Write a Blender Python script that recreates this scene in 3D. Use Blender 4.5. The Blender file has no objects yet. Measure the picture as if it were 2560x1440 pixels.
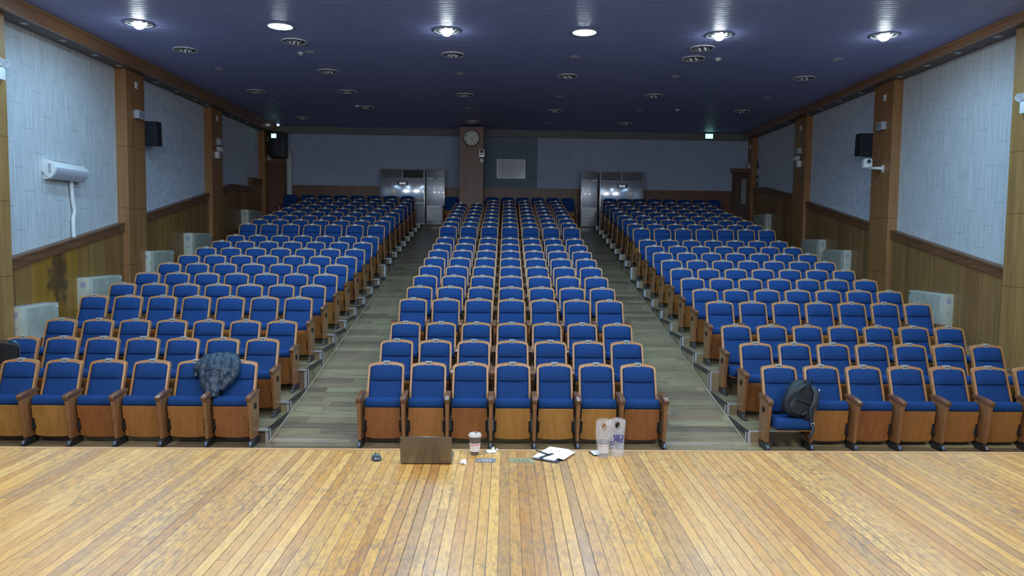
import bpy, bmesh, math, random
from mathutils import Vector, Matrix, noise as mnoise
PI = math.pi
sc = bpy.context.scene
C = sc.collection
rnd = random.Random(7)

# ------------------------------------------------------------------ camera
CAM_Z = 2.66
cd = bpy.data.cameras.new('camera'); cam = bpy.data.objects.new('camera', cd); C.objects.link(cam)
F_PX = 1849.0
cd.sensor_width = 36.0; cd.lens = F_PX / 2560.0 * 36.0; cd.clip_start = 0.05; cd.clip_end = 200
yaw, pit, rol = 0.00897, 0.06717, 0.01163
fwd = Vector((math.sin(yaw)*math.cos(pit), math.cos(yaw)*math.cos(pit), -math.sin(pit)))
rt = Vector((math.cos(yaw), -math.sin(yaw), 0)); up = rt.cross(fwd)
r2 = math.cos(rol)*rt + math.sin(rol)*up; u2 = -math.sin(rol)*rt + math.cos(rol)*up
m = Matrix((r2, u2, -fwd)).transposed().to_4x4(); m.translation = Vector((0, 0, CAM_Z))
cam.matrix_world = m
sc.camera = cam

# ------------------------------------------------------------------ colour management, world
sc.view_settings.view_transform = 'Standard'; sc.view_settings.look = 'None'
sc.view_settings.exposure = 0.0; sc.view_settings.gamma = 1.0
sc.view_settings.use_curve_mapping = False
w = bpy.data.worlds.new('world'); sc.world = w; w.use_nodes = True
bg = w.node_tree.nodes['Background']; bg.inputs[0].default_value = (0.22, 0.48, 1.0, 1); bg.inputs[1].default_value = 0.45  # added blue ambient fill to lift ceiling and back wall, no real source

def lamp(name, kind, loc, energy, color, size=0.2, rot=(0, 0, 0), spot=None, size_y=None):
    d = bpy.data.lights.new(name, kind); d.energy = energy; d.color = color
    if kind == 'AREA':
        d.shape = 'DISK' if size_y is None else 'RECTANGLE'; d.size = size
        if size_y: d.size_y = size_y
    else: d.shadow_soft_size = size
    if spot: d.spot_size = spot; d.spot_blend = 0.6
    o = bpy.data.objects.new(name, d); o.location = loc; o.rotation_euler = rot; C.objects.link(o)
    return o
COOL = (0.40, 0.71, 1.0)
WARM = (1.0, 0.93, 0.76)
# stage lights hung over the stage behind and above the photographer
for x in (-5.6, -1.9, 1.9, 5.6):
    lamp('stage_light', 'AREA', (x, 1.6, 6.2), 120, WARM, 1.6, (math.radians(-4), 0, 0), None, 0.5)
    lamp('front_light', 'AREA', (x, 3.4, 5.6), 125, (1.0, 0.97, 0.92), 1.2, (math.radians(52), 0, 0), None, 0.4)
# ceiling light rows (their own lamps; the lit fixtures themselves are built further down)
GRID_X = (-7.0, -4.38, -1.2, 1.475, 4.1, 7.25)
ROW_Y = (9.7, 12.1, 14.55)
E_ROW = {9.7: 215, 12.1: 165, 14.55: 100}
for y in ROW_Y:
    for x in GRID_X:
        lamp('ceiling_lamp', 'SPOT', (x, y, 6.53), E_ROW[y], COOL, 0.09, (0, 0, 0), math.radians(179))

# ------------------------------------------------------------------ material helpers
def new_mat(name):
    M = bpy.data.materials.new(name); M.use_nodes = True
    nt = M.node_tree; b = nt.nodes['Principled BSDF']
    return M, nt, b
def col(c): return (c[0], c[1], c[2], 1)
def simple(name, c, rough=0.5, metal=0.0, spec=0.5, emit=None, es=1.0, noise=0.0, nscale=30, coat=0.0, bump=0.0):
    M, nt, b = new_mat(name)
    b.inputs['Base Color'].default_value = col(c); b.inputs['Roughness'].default_value = rough
    b.inputs['Metallic'].default_value = metal; b.inputs['Specular IOR Level'].default_value = spec
    b.inputs['Coat Weight'].default_value = coat
    if emit: b.inputs['Emission Color'].default_value = col(emit); b.inputs['Emission Strength'].default_value = es
    if noise or bump:
        tc = nt.nodes.new('ShaderNodeTexCoord'); n = nt.nodes.new('ShaderNodeTexNoise'); n.inputs['Scale'].default_value = nscale; n.inputs['Detail'].default_value = 4
        nt.links.new(tc.outputs['Object'], n.inputs['Vector'])
        if noise:
            r = ramp(nt, n.outputs['Fac'], [(0.3, [v*(1-noise) for v in c]), (0.7, [min(1, v*(1+noise)) for v in c])])
            nt.links.new(r, b.inputs['Base Color'])
        if bump:
            bp = nt.nodes.new('ShaderNodeBump'); bp.inputs['Strength'].default_value = bump; bp.inputs['Distance'].default_value = 0.01
            nt.links.new(n.outputs['Fac'], bp.inputs['Height']); nt.links.new(bp.outputs[0], b.inputs['Normal'])
    return M
def ramp(nt, fac, stops):
    r = nt.nodes.new('ShaderNodeValToRGB'); e = r.color_ramp.elements
    while len(e) < len(stops): e.new(0.5)
    for el, (p, c) in zip(e, stops): el.position = p; el.color = col(c)
    nt.links.new(fac, r.inputs[0]); return r.outputs[0]
def math_n(nt, op, a, b=None, c=None, clamp=False):
    n = nt.nodes.new('ShaderNodeMath'); n.operation = op; n.use_clamp = clamp
    for i, v in enumerate((a, b, c)):
        if v is None: continue
        if isinstance(v, (int, float)): n.inputs[i].default_value = v
        else: nt.links.new(v, n.inputs[i])
    return n.outputs[0]
def mix(nt, fac, a, b, mode='MIX'):
    n = nt.nodes.new('ShaderNodeMix'); n.data_type = 'RGBA'; n.blend_type = mode
    for s, v in ((n.inputs[0], fac), (n.inputs[6], a), (n.inputs[7], b)):
        if isinstance(v, (int, float)): s.default_value = v
        elif isinstance(v, (tuple, list)): s.default_value = col(v)
        else: nt.links.new(v, s)
    return n.outputs[2]
def noise_n(nt, vec, scale, detail=3, rough=0.5, dim='3D'):
    n = nt.nodes.new('ShaderNodeTexNoise'); n.noise_dimensions = dim
    n.inputs['Scale'].default_value = scale; n.inputs['Detail'].default_value = detail; n.inputs['Roughness'].default_value = rough
    nt.links.new(vec, n.inputs['Vector'] if dim != '1D' else n.inputs['W']); return n.outputs['Fac']
def comb(nt, x, y, z):
    n = nt.nodes.new('ShaderNodeCombineXYZ')
    for i, v in enumerate((x, y, z)):
        if isinstance(v, (int, float)): n.inputs[i].default_value = v
        else: nt.links.new(v, n.inputs[i])
    return n.outputs[0]
def objxyz(nt):
    tc = nt.nodes.new('ShaderNodeTexCoord'); s = nt.nodes.new('ShaderNodeSeparateXYZ')
    nt.links.new(tc.outputs['Object'], s.inputs[0]); return tc.outputs['Object'], s.outputs[0], s.outputs[1], s.outputs[2]
def wn(nt, v):
    n = nt.nodes.new('ShaderNodeTexWhiteNoise'); n.noise_dimensions = '1D'; nt.links.new(v, n.inputs['W']); return n.outputs[0]
def bump_to(nt, b, h, strength=0.3, dist=0.01):
    bp = nt.nodes.new('ShaderNodeBump'); bp.inputs['Strength'].default_value = strength; bp.inputs['Distance'].default_value = dist
    nt.links.new(h, bp.inputs['Height']); nt.links.new(bp.outputs[0], b.inputs['Normal'])

def plank_mat(name, width, length, cols, along='y', gap=0.02, gapcol=(0.02, 0.014, 0.008), rough=(0.25, 0.5), grain=1.0, dirt=None, dirt_amt=0.0, seed=0.0, bumpd=0.002, streak=60, streakx=6, spec=0.5, scr=0.0, tint=None):
    """boards running along one axis, each with its own tone, gaps, end joints, grain and scuffs"""
    M, nt, b = new_mat(name)
    o, x, y, z = objxyz(nt)
    a, c = {'y': (x, y), 'x': (y, x), 'z': (y, z), 'zx': (x, z)}[along]
    u = math_n(nt, 'DIVIDE', a, width); u = math_n(nt, 'ADD', u, 100.37 + seed)
    idx = math_n(nt, 'FLOOR', u); fu = math_n(nt, 'FRACT', u)
    r0 = wn(nt, idx)
    v = math_n(nt, 'ADD', math_n(nt, 'DIVIDE', c, length), math_n(nt, 'MULTIPLY', r0, 7.3))
    iv = math_n(nt, 'FLOOR', v); fv = math_n(nt, 'FRACT', v)
    r1 = wn(nt, math_n(nt, 'ADD', math_n(nt, 'MULTIPLY', idx, 3.17), math_n(nt, 'MULTIPLY', iv, 11.91)))
    base = ramp(nt, r1, [(i/(max(1, len(cols)-1)), cc) for i, cc in enumerate(cols)])
    gv = comb(nt, math_n(nt, 'MULTIPLY', a, streak), math_n(nt, 'MULTIPLY', c, streakx), math_n(nt, 'MULTIPLY', r1, 40))
    g = noise_n(nt, gv, 1.0, 5, 0.65)
    gr = ramp(nt, g, [(0.30, (1-0.45*grain,)*3), (0.52, (1, 1, 1)), (0.72, (1+0.0*grain,)*3)])
    cc = mix(nt, 1.0, base, gr, 'MULTIPLY')
    if dirt:
        dn = noise_n(nt, comb(nt, math_n(nt, 'MULTIPLY', x, 1.3), math_n(nt, 'MULTIPLY', y, 0.7), z), 0.9, 3, 0.6)
        dn2 = noise_n(nt, comb(nt, math_n(nt, 'MULTIPLY', x, 42), math_n(nt, 'MULTIPLY', y, 15), z), 1.0, 6, 0.75)
        dm = math_n(nt, 'MULTIPLY', ramp(nt, dn, [(0.40, (0.15,)*3), (0.60, (1, 1, 1))]), ramp(nt, dn2, [(0.44, (0, 0, 0)), (0.60, (1, 1, 1))]))
        cc = mix(nt, math_n(nt, 'MULTIPLY', dm, dirt_amt), cc, dirt)
    if scr:
        s1 = noise_n(nt, comb(nt, math_n(nt, 'MULTIPLY', x, 9), math_n(nt, 'MULTIPLY', y, 60), z), 1.0, 4, 0.8)
        sm = ramp(nt, s1, [(0.70, (0, 0, 0)), (0.76, (1, 1, 1))])
        cc = mix(nt, math_n(nt, 'MULTIPLY', sm, scr), cc, (0.75, 0.62, 0.42))
    d = math_n(nt, 'MINIMUM', fu, math_n(nt, 'SUBTRACT', 1.0, fu))
    gw = math_n(nt, 'ADD', math_n(nt, 'MULTIPLY', wn(nt, math_n(nt, 'ADD', idx, 55.5)), gap*0.8), gap*0.35)
    gm = math_n(nt, 'SUBTRACT', 1.0, math_n(nt, 'DIVIDE', d, gw), None, True)
    ge = math_n(nt, 'LESS_THAN', fv, 0.003/length)
    gm = math_n(nt, 'MAXIMUM', gm, math_n(nt, 'MULTIPLY', ge, 0.7))
    cc = mix(nt, gm, cc, gapcol)
    nt.links.new(cc, b.inputs['Base Color'])
    rr = nt.nodes.new('ShaderNodeMapRange'); rr.inputs[3].default_value = rough[0]; rr.inputs[4].default_value = rough[1]
    nt.links.new(noise_n(nt, comb(nt, math_n(nt, 'MULTIPLY', x, 14), math_n(nt, 'MULTIPLY', y, 6), z), 1.0, 4, 0.7), rr.inputs[0]); nt.links.new(rr.outputs[0], b.inputs['Roughness'])
    b.inputs['Specular IOR Level'].default_value = spec
    h = math_n(nt, 'ADD', math_n(nt, 'MULTIPLY', g, 0.25), math_n(nt, 'SUBTRACT', 1.0, gm))
    bump_to(nt, b, h, 0.35, bumpd)
    return M

def wood(name, c1, c2, axis='z', scale=1.0, rough=0.35, spec=0.5, coat=0.0):
    M, nt, b = new_mat(name); o, x, y, z = objxyz(nt)
    k = {'x': (2, 40, 40), 'y': (40, 2, 40), 'z': (40, 40, 2)}[axis]
    oi = nt.nodes.new('ShaderNodeObjectInfo')
    v = comb(nt, math_n(nt, 'MULTIPLY', x, k[0]*scale), math_n(nt, 'MULTIPLY', y, k[1]*scale), math_n(nt, 'ADD', math_n(nt, 'MULTIPLY', z, k[2]*scale), math_n(nt, 'MULTIPLY', oi.outputs['Random'], 50)))
    g = noise_n(nt, v, 1.0, 4, 0.6)
    nt.links.new(ramp(nt, g, [(0.32, c1), (0.68, c2)]), b.inputs['Base Color'])
    b.inputs['Roughness'].default_value = rough; b.inputs['Specular IOR Level'].default_value = spec; b.inputs['Coat Weight'].default_value = coat
    bump_to(nt, b, g, 0.1, 0.001)
    return M

def wall_board(name, width, cols, stain=False, seed=0.0, joints=(), rough=0.42):
    """veneered boards standing upright on the side walls (run along z, spaced along y)"""
    M, nt, b = new_mat(name); o, x, y, z = objxyz(nt)
    yx = math_n(nt, 'ADD', y, x)
    u = math_n(nt, 'ADD', math_n(nt, 'DIVIDE', yx, width), 50.2+seed); idx = math_n(nt, 'FLOOR', u); fu = math_n(nt, 'FRACT', u)
    base = ramp(nt, wn(nt, idx), [(i/(max(1, len(cols)-1)), cc) for i, cc in enumerate(cols)])
    g = noise_n(nt, comb(nt, math_n(nt, 'MULTIPLY', yx, 26), math_n(nt, 'MULTIPLY', z, 1.2), idx), 1.0, 4, 0.6)
    g2 = noise_n(nt, comb(nt, math_n(nt, 'MULTIPLY', yx, 5), math_n(nt, 'MULTIPLY', z, 0.25), idx), 1.0, 2, 0.5)
    cc = mix(nt, 1.0, base, ramp(nt, g, [(0.3, (0.78,)*3), (0.7, (1.12,)*3)]), 'MULTIPLY')
    cc = mix(nt, 1.0, cc, ramp(nt, g2, [(0.3, (0.82,)*3), (0.7, (1.15,)*3)]), 'MULTIPLY')
    d = math_n(nt, 'MINIMUM', fu, math_n(nt, 'SUBTRACT', 1.0, fu))
    gm = math_n(nt, 'LESS_THAN', d, 0.004/width)
    for zj in joints:
        gm = math_n(nt, 'MAXIMUM', gm, math_n(nt, 'LESS_THAN', math_n(nt, 'ABSOLUTE', math_n(nt, 'SUBTRACT', z, zj)), 0.006))
    if stain:
        # damp stain with a shape of its own, beside the air-conditioner pipe
        yy = math_n(nt, 'SUBTRACT', y, 14.55); zz = math_n(nt, 'SUBTRACT', z, 1.75)
        n1 = noise_n(nt, o, 3.2, 4, 0.6)
        dd = math_n(nt, 'ADD', math_n(nt, 'POWER', math_n(nt, 'ABSOLUTE', math_n(nt, 'DIVIDE', yy, 0.42)), 2), math_n(nt, 'POWER', math_n(nt, 'ABSOLUTE', math_n(nt, 'DIVIDE', zz, 0.62)), 2))
        dd = math_n(nt, 'ADD', dd, math_n(nt, 'MULTIPLY', math_n(nt, 'SUBTRACT', n1, 0.5), 3.4))
        sm = ramp(nt, dd, [(0.25, (1, 1, 1)), (0.85, (0, 0, 0))])
        cc = mix(nt, math_n(nt, 'MULTIPLY', sm, 0.62), cc, (0.030, 0.014, 0.008))
        ye = math_n(nt, 'MULTIPLY', math_n(nt, 'GREATER_THAN', y, 13.75), math_n(nt, 'LESS_THAN', y, 15.2))
        cc = mix(nt, math_n(nt, 'MULTIPLY', ye, math_n(nt, 'SUBTRACT', 1.0, sm)), cc, mix(nt, 1.0, cc, (1.15, 1.1, 0.55), 'MULTIPLY'))
    cc = mix(nt, math_n(nt, 'MULTIPLY', gm, 0.6), cc, (0.02, 0.012, 0.008))
    nt.links.new(cc, b.inputs['Base Color']); b.inputs['Roughness'].default_value = rough
    bump_to(nt, b, math_n(nt, 'SUBTRACT', g, gm), 0.15, 0.002)
    return M

def cladding(name, c1, c2, c3):
    """ribbed grey wall cladding: fine upright streaks, staggered joints"""
    M, nt, b = new_mat(name); o, x, y, z = objxyz(nt)
    s = noise_n(nt, comb(nt, 0.0, math_n(nt, 'MULTIPLY', y, 30), math_n(nt, 'MULTIPLY', z, 0.9)), 1.0, 5, 0.7)
    s2 = noise_n(nt, comb(nt, 3.0, math_n(nt, 'MULTIPLY', y, 95), math_n(nt, 'MULTIPLY', z, 2.0)), 1.0, 2, 0.5)
    f = math_n(nt, 'ADD', math_n(nt, 'MULTIPLY', s, 0.65), math_n(nt, 'MULTIPLY', s2, 0.35))
    cc = ramp(nt, f, [(0.34, c1), (0.5, c2), (0.66, c3)])
    cw = 0.30
    u = math_n(nt, 'DIVIDE', y, cw); idx = math_n(nt, 'FLOOR', u)
    v = math_n(nt, 'FRACT', math_n(nt, 'ADD', math_n(nt, 'DIVIDE', z, 1.15), math_n(nt, 'MULTIPLY', idx, 0.37)))
    fu = math_n(nt, 'FRACT', u)
    gm = math_n(nt, 'MULTIPLY', math_n(nt, 'LESS_THAN', v, 0.010), math_n(nt, 'GREATER_THAN', wn(nt, idx), 0.15))
    gv = math_n(nt, 'MULTIPLY', math_n(nt, 'LESS_THAN', fu, 0.03), math_n(nt, 'LESS_THAN', v, 0.12))
    gm = math_n(nt, 'MAXIMUM', gm, gv)
    cc = mix(nt, math_n(nt, 'MULTIPLY', gm, 0.45), cc, (0.12, 0.13, 0.14))
    nt.links.new(cc, b.inputs['Base Color']); b.inputs['Roughness'].default_value = 0.6
    bump_to(nt, b, f, 0.25, 0.004)
    return M
def speckle(name, c1, c2, scale=14):
    M, nt, b = new_mat(name); o, x, y, z = objxyz(nt)
    n = noise_n(nt, o, scale, 5, 0.7)
    nt.links.new(ramp(nt, n, [(0.35, c1), (0.65, c2)]), b.inputs['Base Color']); b.inputs['Roughness'].default_value = 0.8
    bump_to(nt, b, n, 0.3, 0.01); return M

M_ = {}
M_['stage'] = plank_mat('stage_boards', 0.0565, 3.9, [(0.52, 0.290, 0.068), (0.39, 0.205, 0.053), (0.57, 0.35, 0.092), (0.46, 0.262, 0.070), (0.60, 0.39, 0.115), (0.35, 0.205, 0.072)],
                        gap=0.062, rough=(0.17, 0.45), grain=0.8, dirt=(0.17, 0.12, 0.085), dirt_amt=0.72, streak=70, streakx=9, scr=0.5)
M_['aisle'] = plank_mat('aisle_laminate', 0.19, 1.25, [(0.22, 0.18, 0.105), (0.31, 0.25, 0.145), (0.17, 0.125, 0.085), (0.33, 0.29, 0.165), (0.26, 0.19, 0.12)], along='x', gap=0.012, gapcol=(0.04, 0.035, 0.025), rough=(0.24, 0.42), grain=1.25, streak=42, streakx=1.6, bumpd=0.001)
M_['riser'] = plank_mat('riser_laminate', 0.19, 1.25, [(0.12, 0.10, 0.07), (0.15, 0.13, 0.09)], along='x', gap=0.01, rough=(0.3, 0.5), streak=50, streakx=2.2)
M_['blue'] = simple('blue_fabric', (0.009, 0.047, 0.178), 0.85, spec=0.2, noise=0.18, nscale=120, bump=0.15)
M_['frame'] = wood('seat_frame_beech', (0.34, 0.165, 0.068), (0.45, 0.235, 0.10), 'z', 0.8, 0.36, coat=0.0)
M_['panelA'] = wood('seat_panel_red_brown', (0.25, 0.085, 0.022), (0.33, 0.125, 0.034), 'z', 0.5, 0.34, coat=0.2)
M_['panelB'] = wood('seat_panel_honey', (0.36, 0.165, 0.035), (0.46, 0.225, 0.055), 'z', 0.5, 0.34, coat=0.2)
M_['panelC'] = wood('seat_panel_orange', (0.31, 0.125, 0.03), (0.39, 0.165, 0.042), 'z', 0.5, 0.34, coat=0.2)
M_['side'] = wood('seat_side_wood', (0.22, 0.095, 0.035), (0.30, 0.145, 0.06), 'z', 0.8, 0.32, coat=0.2)
M_['arm'] = wood('armrest_dark_wood', (0.125, 0.055, 0.026), (0.20, 0.092, 0.042), 'y', 0.8, 0.28, coat=0.25)
M_['black'] = simple('black_plastic', (0.012, 0.013, 0.016), 0.45)
M_['blackmetal'] = simple('black_painted_metal', (0.02, 0.022, 0.026), 0.35, spec=0.6)
M_['chrome'] = simple('chrome', (0.62, 0.64, 0.68), 0.18, 1.0)
M_['alu'] = simple('brushed_aluminium', (0.46, 0.49, 0.52), 0.42, 0.35)
M_['plate'] = simple('seat_number_plate', (0.50, 0.51, 0.48), 0.5, 0.35)
M_['ink'] = simple('black_ink', (0.02, 0.02, 0.025), 0.6)
M_['wainL'] = wall_board('left_wainscot_boards', 0.60, [(0.24, 0.125, 0.042), (0.29, 0.16, 0.045), (0.20, 0.10, 0.038), (0.31, 0.18, 0.055)], True, 0.3)
M_['wainR'] = wall_board('right_wainscot_boards', 0.52, [(0.24, 0.13, 0.05), (0.29, 0.165, 0.06), (0.21, 0.105, 0.042)], False, 1.7)
M_['wainB'] = wall_board('back_wainscot_boards', 0.55, [(0.14, 0.055, 0.028), (0.17, 0.075, 0.035)], False, 4.1)
M_['pil'] = wall_board('pilaster_veneer', 1.7, [(0.34, 0.165, 0.062), (0.29, 0.14, 0.052)], False, 2.2, (1.95, 3.25, 4.65))
M_['pil2'] = wall_board('front_pilaster_veneer', 1.9, [(0.36, 0.21, 0.07), (0.31, 0.175, 0.06)], False, 5.2, (1.9, 3.2, 4.3))
M_['pillar'] = wall_board('pillar_veneer', 1.3, [(0.20, 0.095, 0.065), (0.20, 0.10, 0.07)], False, 7.2, (4.55,))
M_['trim'] = wood('dark_trim_wood', (0.125, 0.055, 0.024), (0.19, 0.09, 0.04), 'y', 0.5, 0.4)
M_['cornice'] = wood('cornice_wood', (0.23, 0.115, 0.045), (0.30, 0.155, 0.065), 'y', 0.4, 0.28, coat=0.4)
M_['soffit'] = simple('soffit_paint', (0.16, 0.13, 0.12), 0.6, noise=0.1, nscale=5)
M_['clad'] = cladding('grey_cladding', (0.36, 0.40, 0.43), (0.52, 0.56, 0.59), (0.68, 0.71, 0.74))
M_['plaster'] = speckle('speckled_grey_plaster', (0.44, 0.51, 0.62), (0.66, 0.73, 0.84), 11)
M_['backwall'] = speckle('back_wall_board', (0.31, 0.38, 0.50), (0.36, 0.44, 0.57), 3)
M_['white'] = simple('white_plastic', (0.72, 0.75, 0.76), 0.35)
M_['cream'] = simple('cream_painted_steel', (0.50, 0.52, 0.44), 0.40, noise=0.10, nscale=4)
M_['grey'] = simple('grey_plastic', (0.38, 0.41, 0.44), 0.4)
M_['silver'] = simple('silver_paint', (0.40, 0.43, 0.47), 0.22, 0.35, coat=0.8)
M_['darkgrey'] = simple('dark_grey_plastic', (0.03, 0.035, 0.04), 0.5)
M_['greybox'] = simple('speaker_cloth', (0.010, 0.014, 0.022), 0.9)

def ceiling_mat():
    M, nt, b = new_mat('ribbed_ceiling_veil_tint'); o, x, y, z = objxyz(nt)
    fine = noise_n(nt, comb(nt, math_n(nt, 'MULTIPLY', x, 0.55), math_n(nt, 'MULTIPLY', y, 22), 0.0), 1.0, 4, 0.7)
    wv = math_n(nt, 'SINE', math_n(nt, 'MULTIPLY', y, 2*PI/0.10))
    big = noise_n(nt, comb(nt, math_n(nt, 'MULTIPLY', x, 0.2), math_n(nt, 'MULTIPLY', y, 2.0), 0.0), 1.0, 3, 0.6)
    cc = ramp(nt, fine, [(0.32, (0.250, 0.310, 0.600)), (0.68, (0.360, 0.380, 0.680))])  # dark brown ceiling, lightened and blued: veil glare is put into its colour
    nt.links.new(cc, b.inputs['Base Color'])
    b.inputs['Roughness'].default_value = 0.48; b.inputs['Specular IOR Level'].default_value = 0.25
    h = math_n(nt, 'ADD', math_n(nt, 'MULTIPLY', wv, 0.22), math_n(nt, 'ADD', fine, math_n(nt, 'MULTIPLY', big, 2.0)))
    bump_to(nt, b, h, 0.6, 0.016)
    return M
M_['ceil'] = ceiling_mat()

def text_mesh(name, body, size, mat, parent, loc, rot, offset=0.0, extrude=0.0, align_y='BOTTOM_BASELINE'):
    cu = bpy.data.curves.new(name, 'FONT'); cu.body = body; cu.size = size; cu.align_x = 'CENTER'; cu.align_y = align_y; cu.offset = offset; cu.extrude = extrude
    tmp = bpy.data.objects.new('tmp', cu); C.objects.link(tmp)
    bpy.context.view_layer.update()
    me = bpy.data.meshes.new_from_object(tmp.evaluated_get(bpy.context.evaluated_depsgraph_get())); me.name = name
    bpy.data.objects.remove(tmp); bpy.data.curves.remove(cu)
    me.materials.clear(); me.materials.append(mat)
    o = bpy.data.objects.new(name, me); C.objects.link(o); o.parent = parent; o.location = loc; o.rotation_euler = rot
    return o

# ------------------------------------------------------------------ geometry helpers
class MB:
    def __init__(s): s.v = []; s.f = []; s.mi = []; s.mats = []
    def mat(s, m):
        if m not in s.mats: s.mats.append(m)
        return s.mats.index(m)
    def add(s, vs, fs, m=0):
        k = len(s.v); s.v += [tuple(p) for p in vs]
        for f in fs: s.f.append([i+k for i in f]); s.mi.append(m)
    def box(s, x0, x1, y0, y1, z0, z1, m=0, rot=None, piv=None):
        vs = [Vector((x, y, z)) for x in (x0, x1) for y in (y0, y1) for z in (z0, z1)]
        if rot is not None:
            pv = Vector(piv if piv else ((x0+x1)/2, (y0+y1)/2, (z0+z1)/2)); vs = [rot @ (p-pv) + pv for p in vs]
        s.add(vs, [(0, 1, 3, 2), (4, 6, 7, 5), (0, 4, 5, 1), (2, 3, 7, 6), (0, 2, 6, 4), (1, 5, 7, 3)], m)
    def rings(s, rs, m=0, cap=True, closed=True):
        n = len(rs[0]); vs = [p for r in rs for p in r]; fs = []
        for i in range(len(rs)-1):
            for j in range(n if closed else n-1):
                a = i*n+j; b = i*n+(j+1) % n; fs.append((a, b, b+n, a+n))
        if cap: fs.append(tuple(reversed(range(n)))); fs.append(tuple((len(rs)-1)*n+j for j in range(n)))
        s.add(vs, fs, m)
    def prism(s, poly, fn, a, b, m=0):
        s.rings([[fn(p, a) for p in poly], [fn(p, b) for p in poly]], m)
    def tube(s, pts, r, n=8, m=0, cap=True):
        pts = [Vector(p) for p in pts]; rs = []
        for i, p in enumerate(pts):
            t = (pts[min(i+1, len(pts)-1)] - pts[max(i-1, 0)]).normalized()
            a = Vector((0, 0, 1)) if abs(t.z) < 0.9 else Vector((1, 0, 0))
            u = t.cross(a).normalized(); w_ = t.cross(u)
            rr = r[i] if isinstance(r, (list, tuple)) else r
            rs.append([p + rr*(math.cos(2*PI*k/n)*u + math.sin(2*PI*k/n)*w_) for k in range(n)])
        s.rings(rs, m, cap)
    def lathe(s, prof, c, n=24, m=0, axis='z', cap=True, mats=None):
        rs = []
        for r, h in prof:
            ring = []
            for k in range(n):
                a = 2*PI*k/n; p = (r*math.cos(a), r*math.sin(a), h)
                if axis == 'y': p = (p[0], h, p[1])
                if axis == 'x': p = (h, p[0], p[1])
                ring.append((c[0]+p[0], c[1]+p[1], c[2]+p[2]))
            rs.append(ring)
        s.rings(rs, m, cap)
    def build(s, name, mats, parent=None, smooth=False, bevel=0.0, seg=2, angle=35):
        me = bpy.data.meshes.new(name); me.from_pydata(s.v, [], s.f)
        if not isinstance(mats, (list, tuple)): mats = [mats]
        for mm in mats: me.materials.append(M_[mm] if isinstance(mm, str) else mm)
        if len(mats) > 1: me.polygons.foreach_set('material_index', s.mi)
        bm = bmesh.new(); bm.from_mesh(me); bmesh.ops.recalc_face_normals(bm, faces=bm.faces)
        if bevel:
            es = [e for e in bm.edges if len(e.link_faces) == 2 and e.calc_face_angle(0) > math.radians(30)]
            bmesh.ops.bevel(bm, geom=es, offset=bevel, segments=seg, affect='EDGES', profile=0.6)
        bm.to_mesh(me); bm.free()
        if smooth or bevel:
            me.polygons.foreach_set('use_smooth', [True]*len(me.polygons))
            me.set_sharp_from_angle(angle=math.radians(angle))
        o = bpy.data.objects.new(name, me); C.objects.link(o)
        if parent: o.parent = parent
        return o
def tag(o, label=None, cat=None, group=None, kind=None):
    if label: o['label'] = label
    if cat: o['category'] = cat
    if group: o['group'] = group
    if kind: o['kind'] = kind
    return o
def thing(name, label, cat, loc=(0, 0, 0), rz=0.0, group=None):
    o = bpy.data.objects.new(name, None); o.empty_display_size = 0.1; C.objects.link(o)
    o.location = loc; o.rotation_euler = (0, 0, rz); return tag(o, label, cat, group)
def struct(o): o['kind'] = 'structure'; return o
def kids(o): return [c for c in KIDS.get(o.name, [])]
KIDS = {}
def reg(o):
    """remember children (before copying), thing > part > sub-part"""
    bpy.context.view_layer.update()
    KIDS[o.name] = list(o.children)
    for c in o.children: KIDS[c.name] = list(c.children)
def dup(root, loc, rz=0.0, label=None, group=None):
    r = root.copy(); C.objects.link(r); r.location = loc; r.rotation_euler = (0, 0, rz)
    if label: r['label'] = label
    if group: r['group'] = group
    for ch in KIDS[root.name]:
        c = ch.copy(); C.objects.link(c); c.parent = r
        for g in KIDS.get(ch.name, []):
            d = g.copy(); C.objects.link(d); d.parent = c
    return r

# ------------------------------------------------------------------ layout numbers
K = 0.0108                                   # the seat rows run very slightly askew to the aisles
HP = [-1.618, -1.4505, -1.2978, -1.0032, -0.8572, -0.7047, -0.5552, -0.409, -0.2605, -0.1149, 0.0301, 0.3331, 0.4732, 0.6226, 0.7638, 0.9088, 1.056, 1.2031]
FLOOR = [h + 1.618 for h in HP] + [2.97, 3.12]
YROW = [9.654 + 0.9277*i for i in range(19)] + [27.10]
def yrow(n, x): return YROW[n-1] + K*x
XC = [0.106 + (j-3)*0.55 for j in range(7)]
XLf = [-3.454 - (6-j)*0.564 for j in range(7)]
XRt = [3.625 + j*0.564 for j in range(7)]
WL, WR = -8.88, 9.31
CEIL = 6.66
def backy(x): return 27.80 + 0.03*x
AISLE = [(5.10, 0.0), (9.45, 0.0), (9.50, 0.03), (10.35, 0.17), (11.3, 0.32), (12.2, 0.49), (17.8, 1.43), (26.9, 3.06), (27.0, 3.12), (28.4, 3.12)]
def az(y):
    for (a, b), (c, d) in zip(AISLE, AISLE[1:]):
        if y <= c: return b + (d-b)*(max(y, a)-a)/(c-a)
    return AISLE[-1][1]

# ------------------------------------------------------------------ setting: floors
mb = MB()
ys = [a for a, b in AISLE]
for i in range(len(ys)-1):
    for x0, x1, dz in ((WL-0.2, -7.30, -0.22), (-7.30, 7.50, 0.0), (7.50, WR+0.3, -0.22)):
        f = lambda y: az(y) + (dz if 9.6 < y < 26.95 else 0.0)
        mb.add([(x0, ys[i], f(ys[i])), (x1, ys[i], f(ys[i])), (x1, ys[i+1], f(ys[i+1])), (x0, ys[i+1], f(ys[i+1]))], [(0, 1, 2, 3)])
floor = struct(mb.build('floor', 'aisle'))

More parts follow.
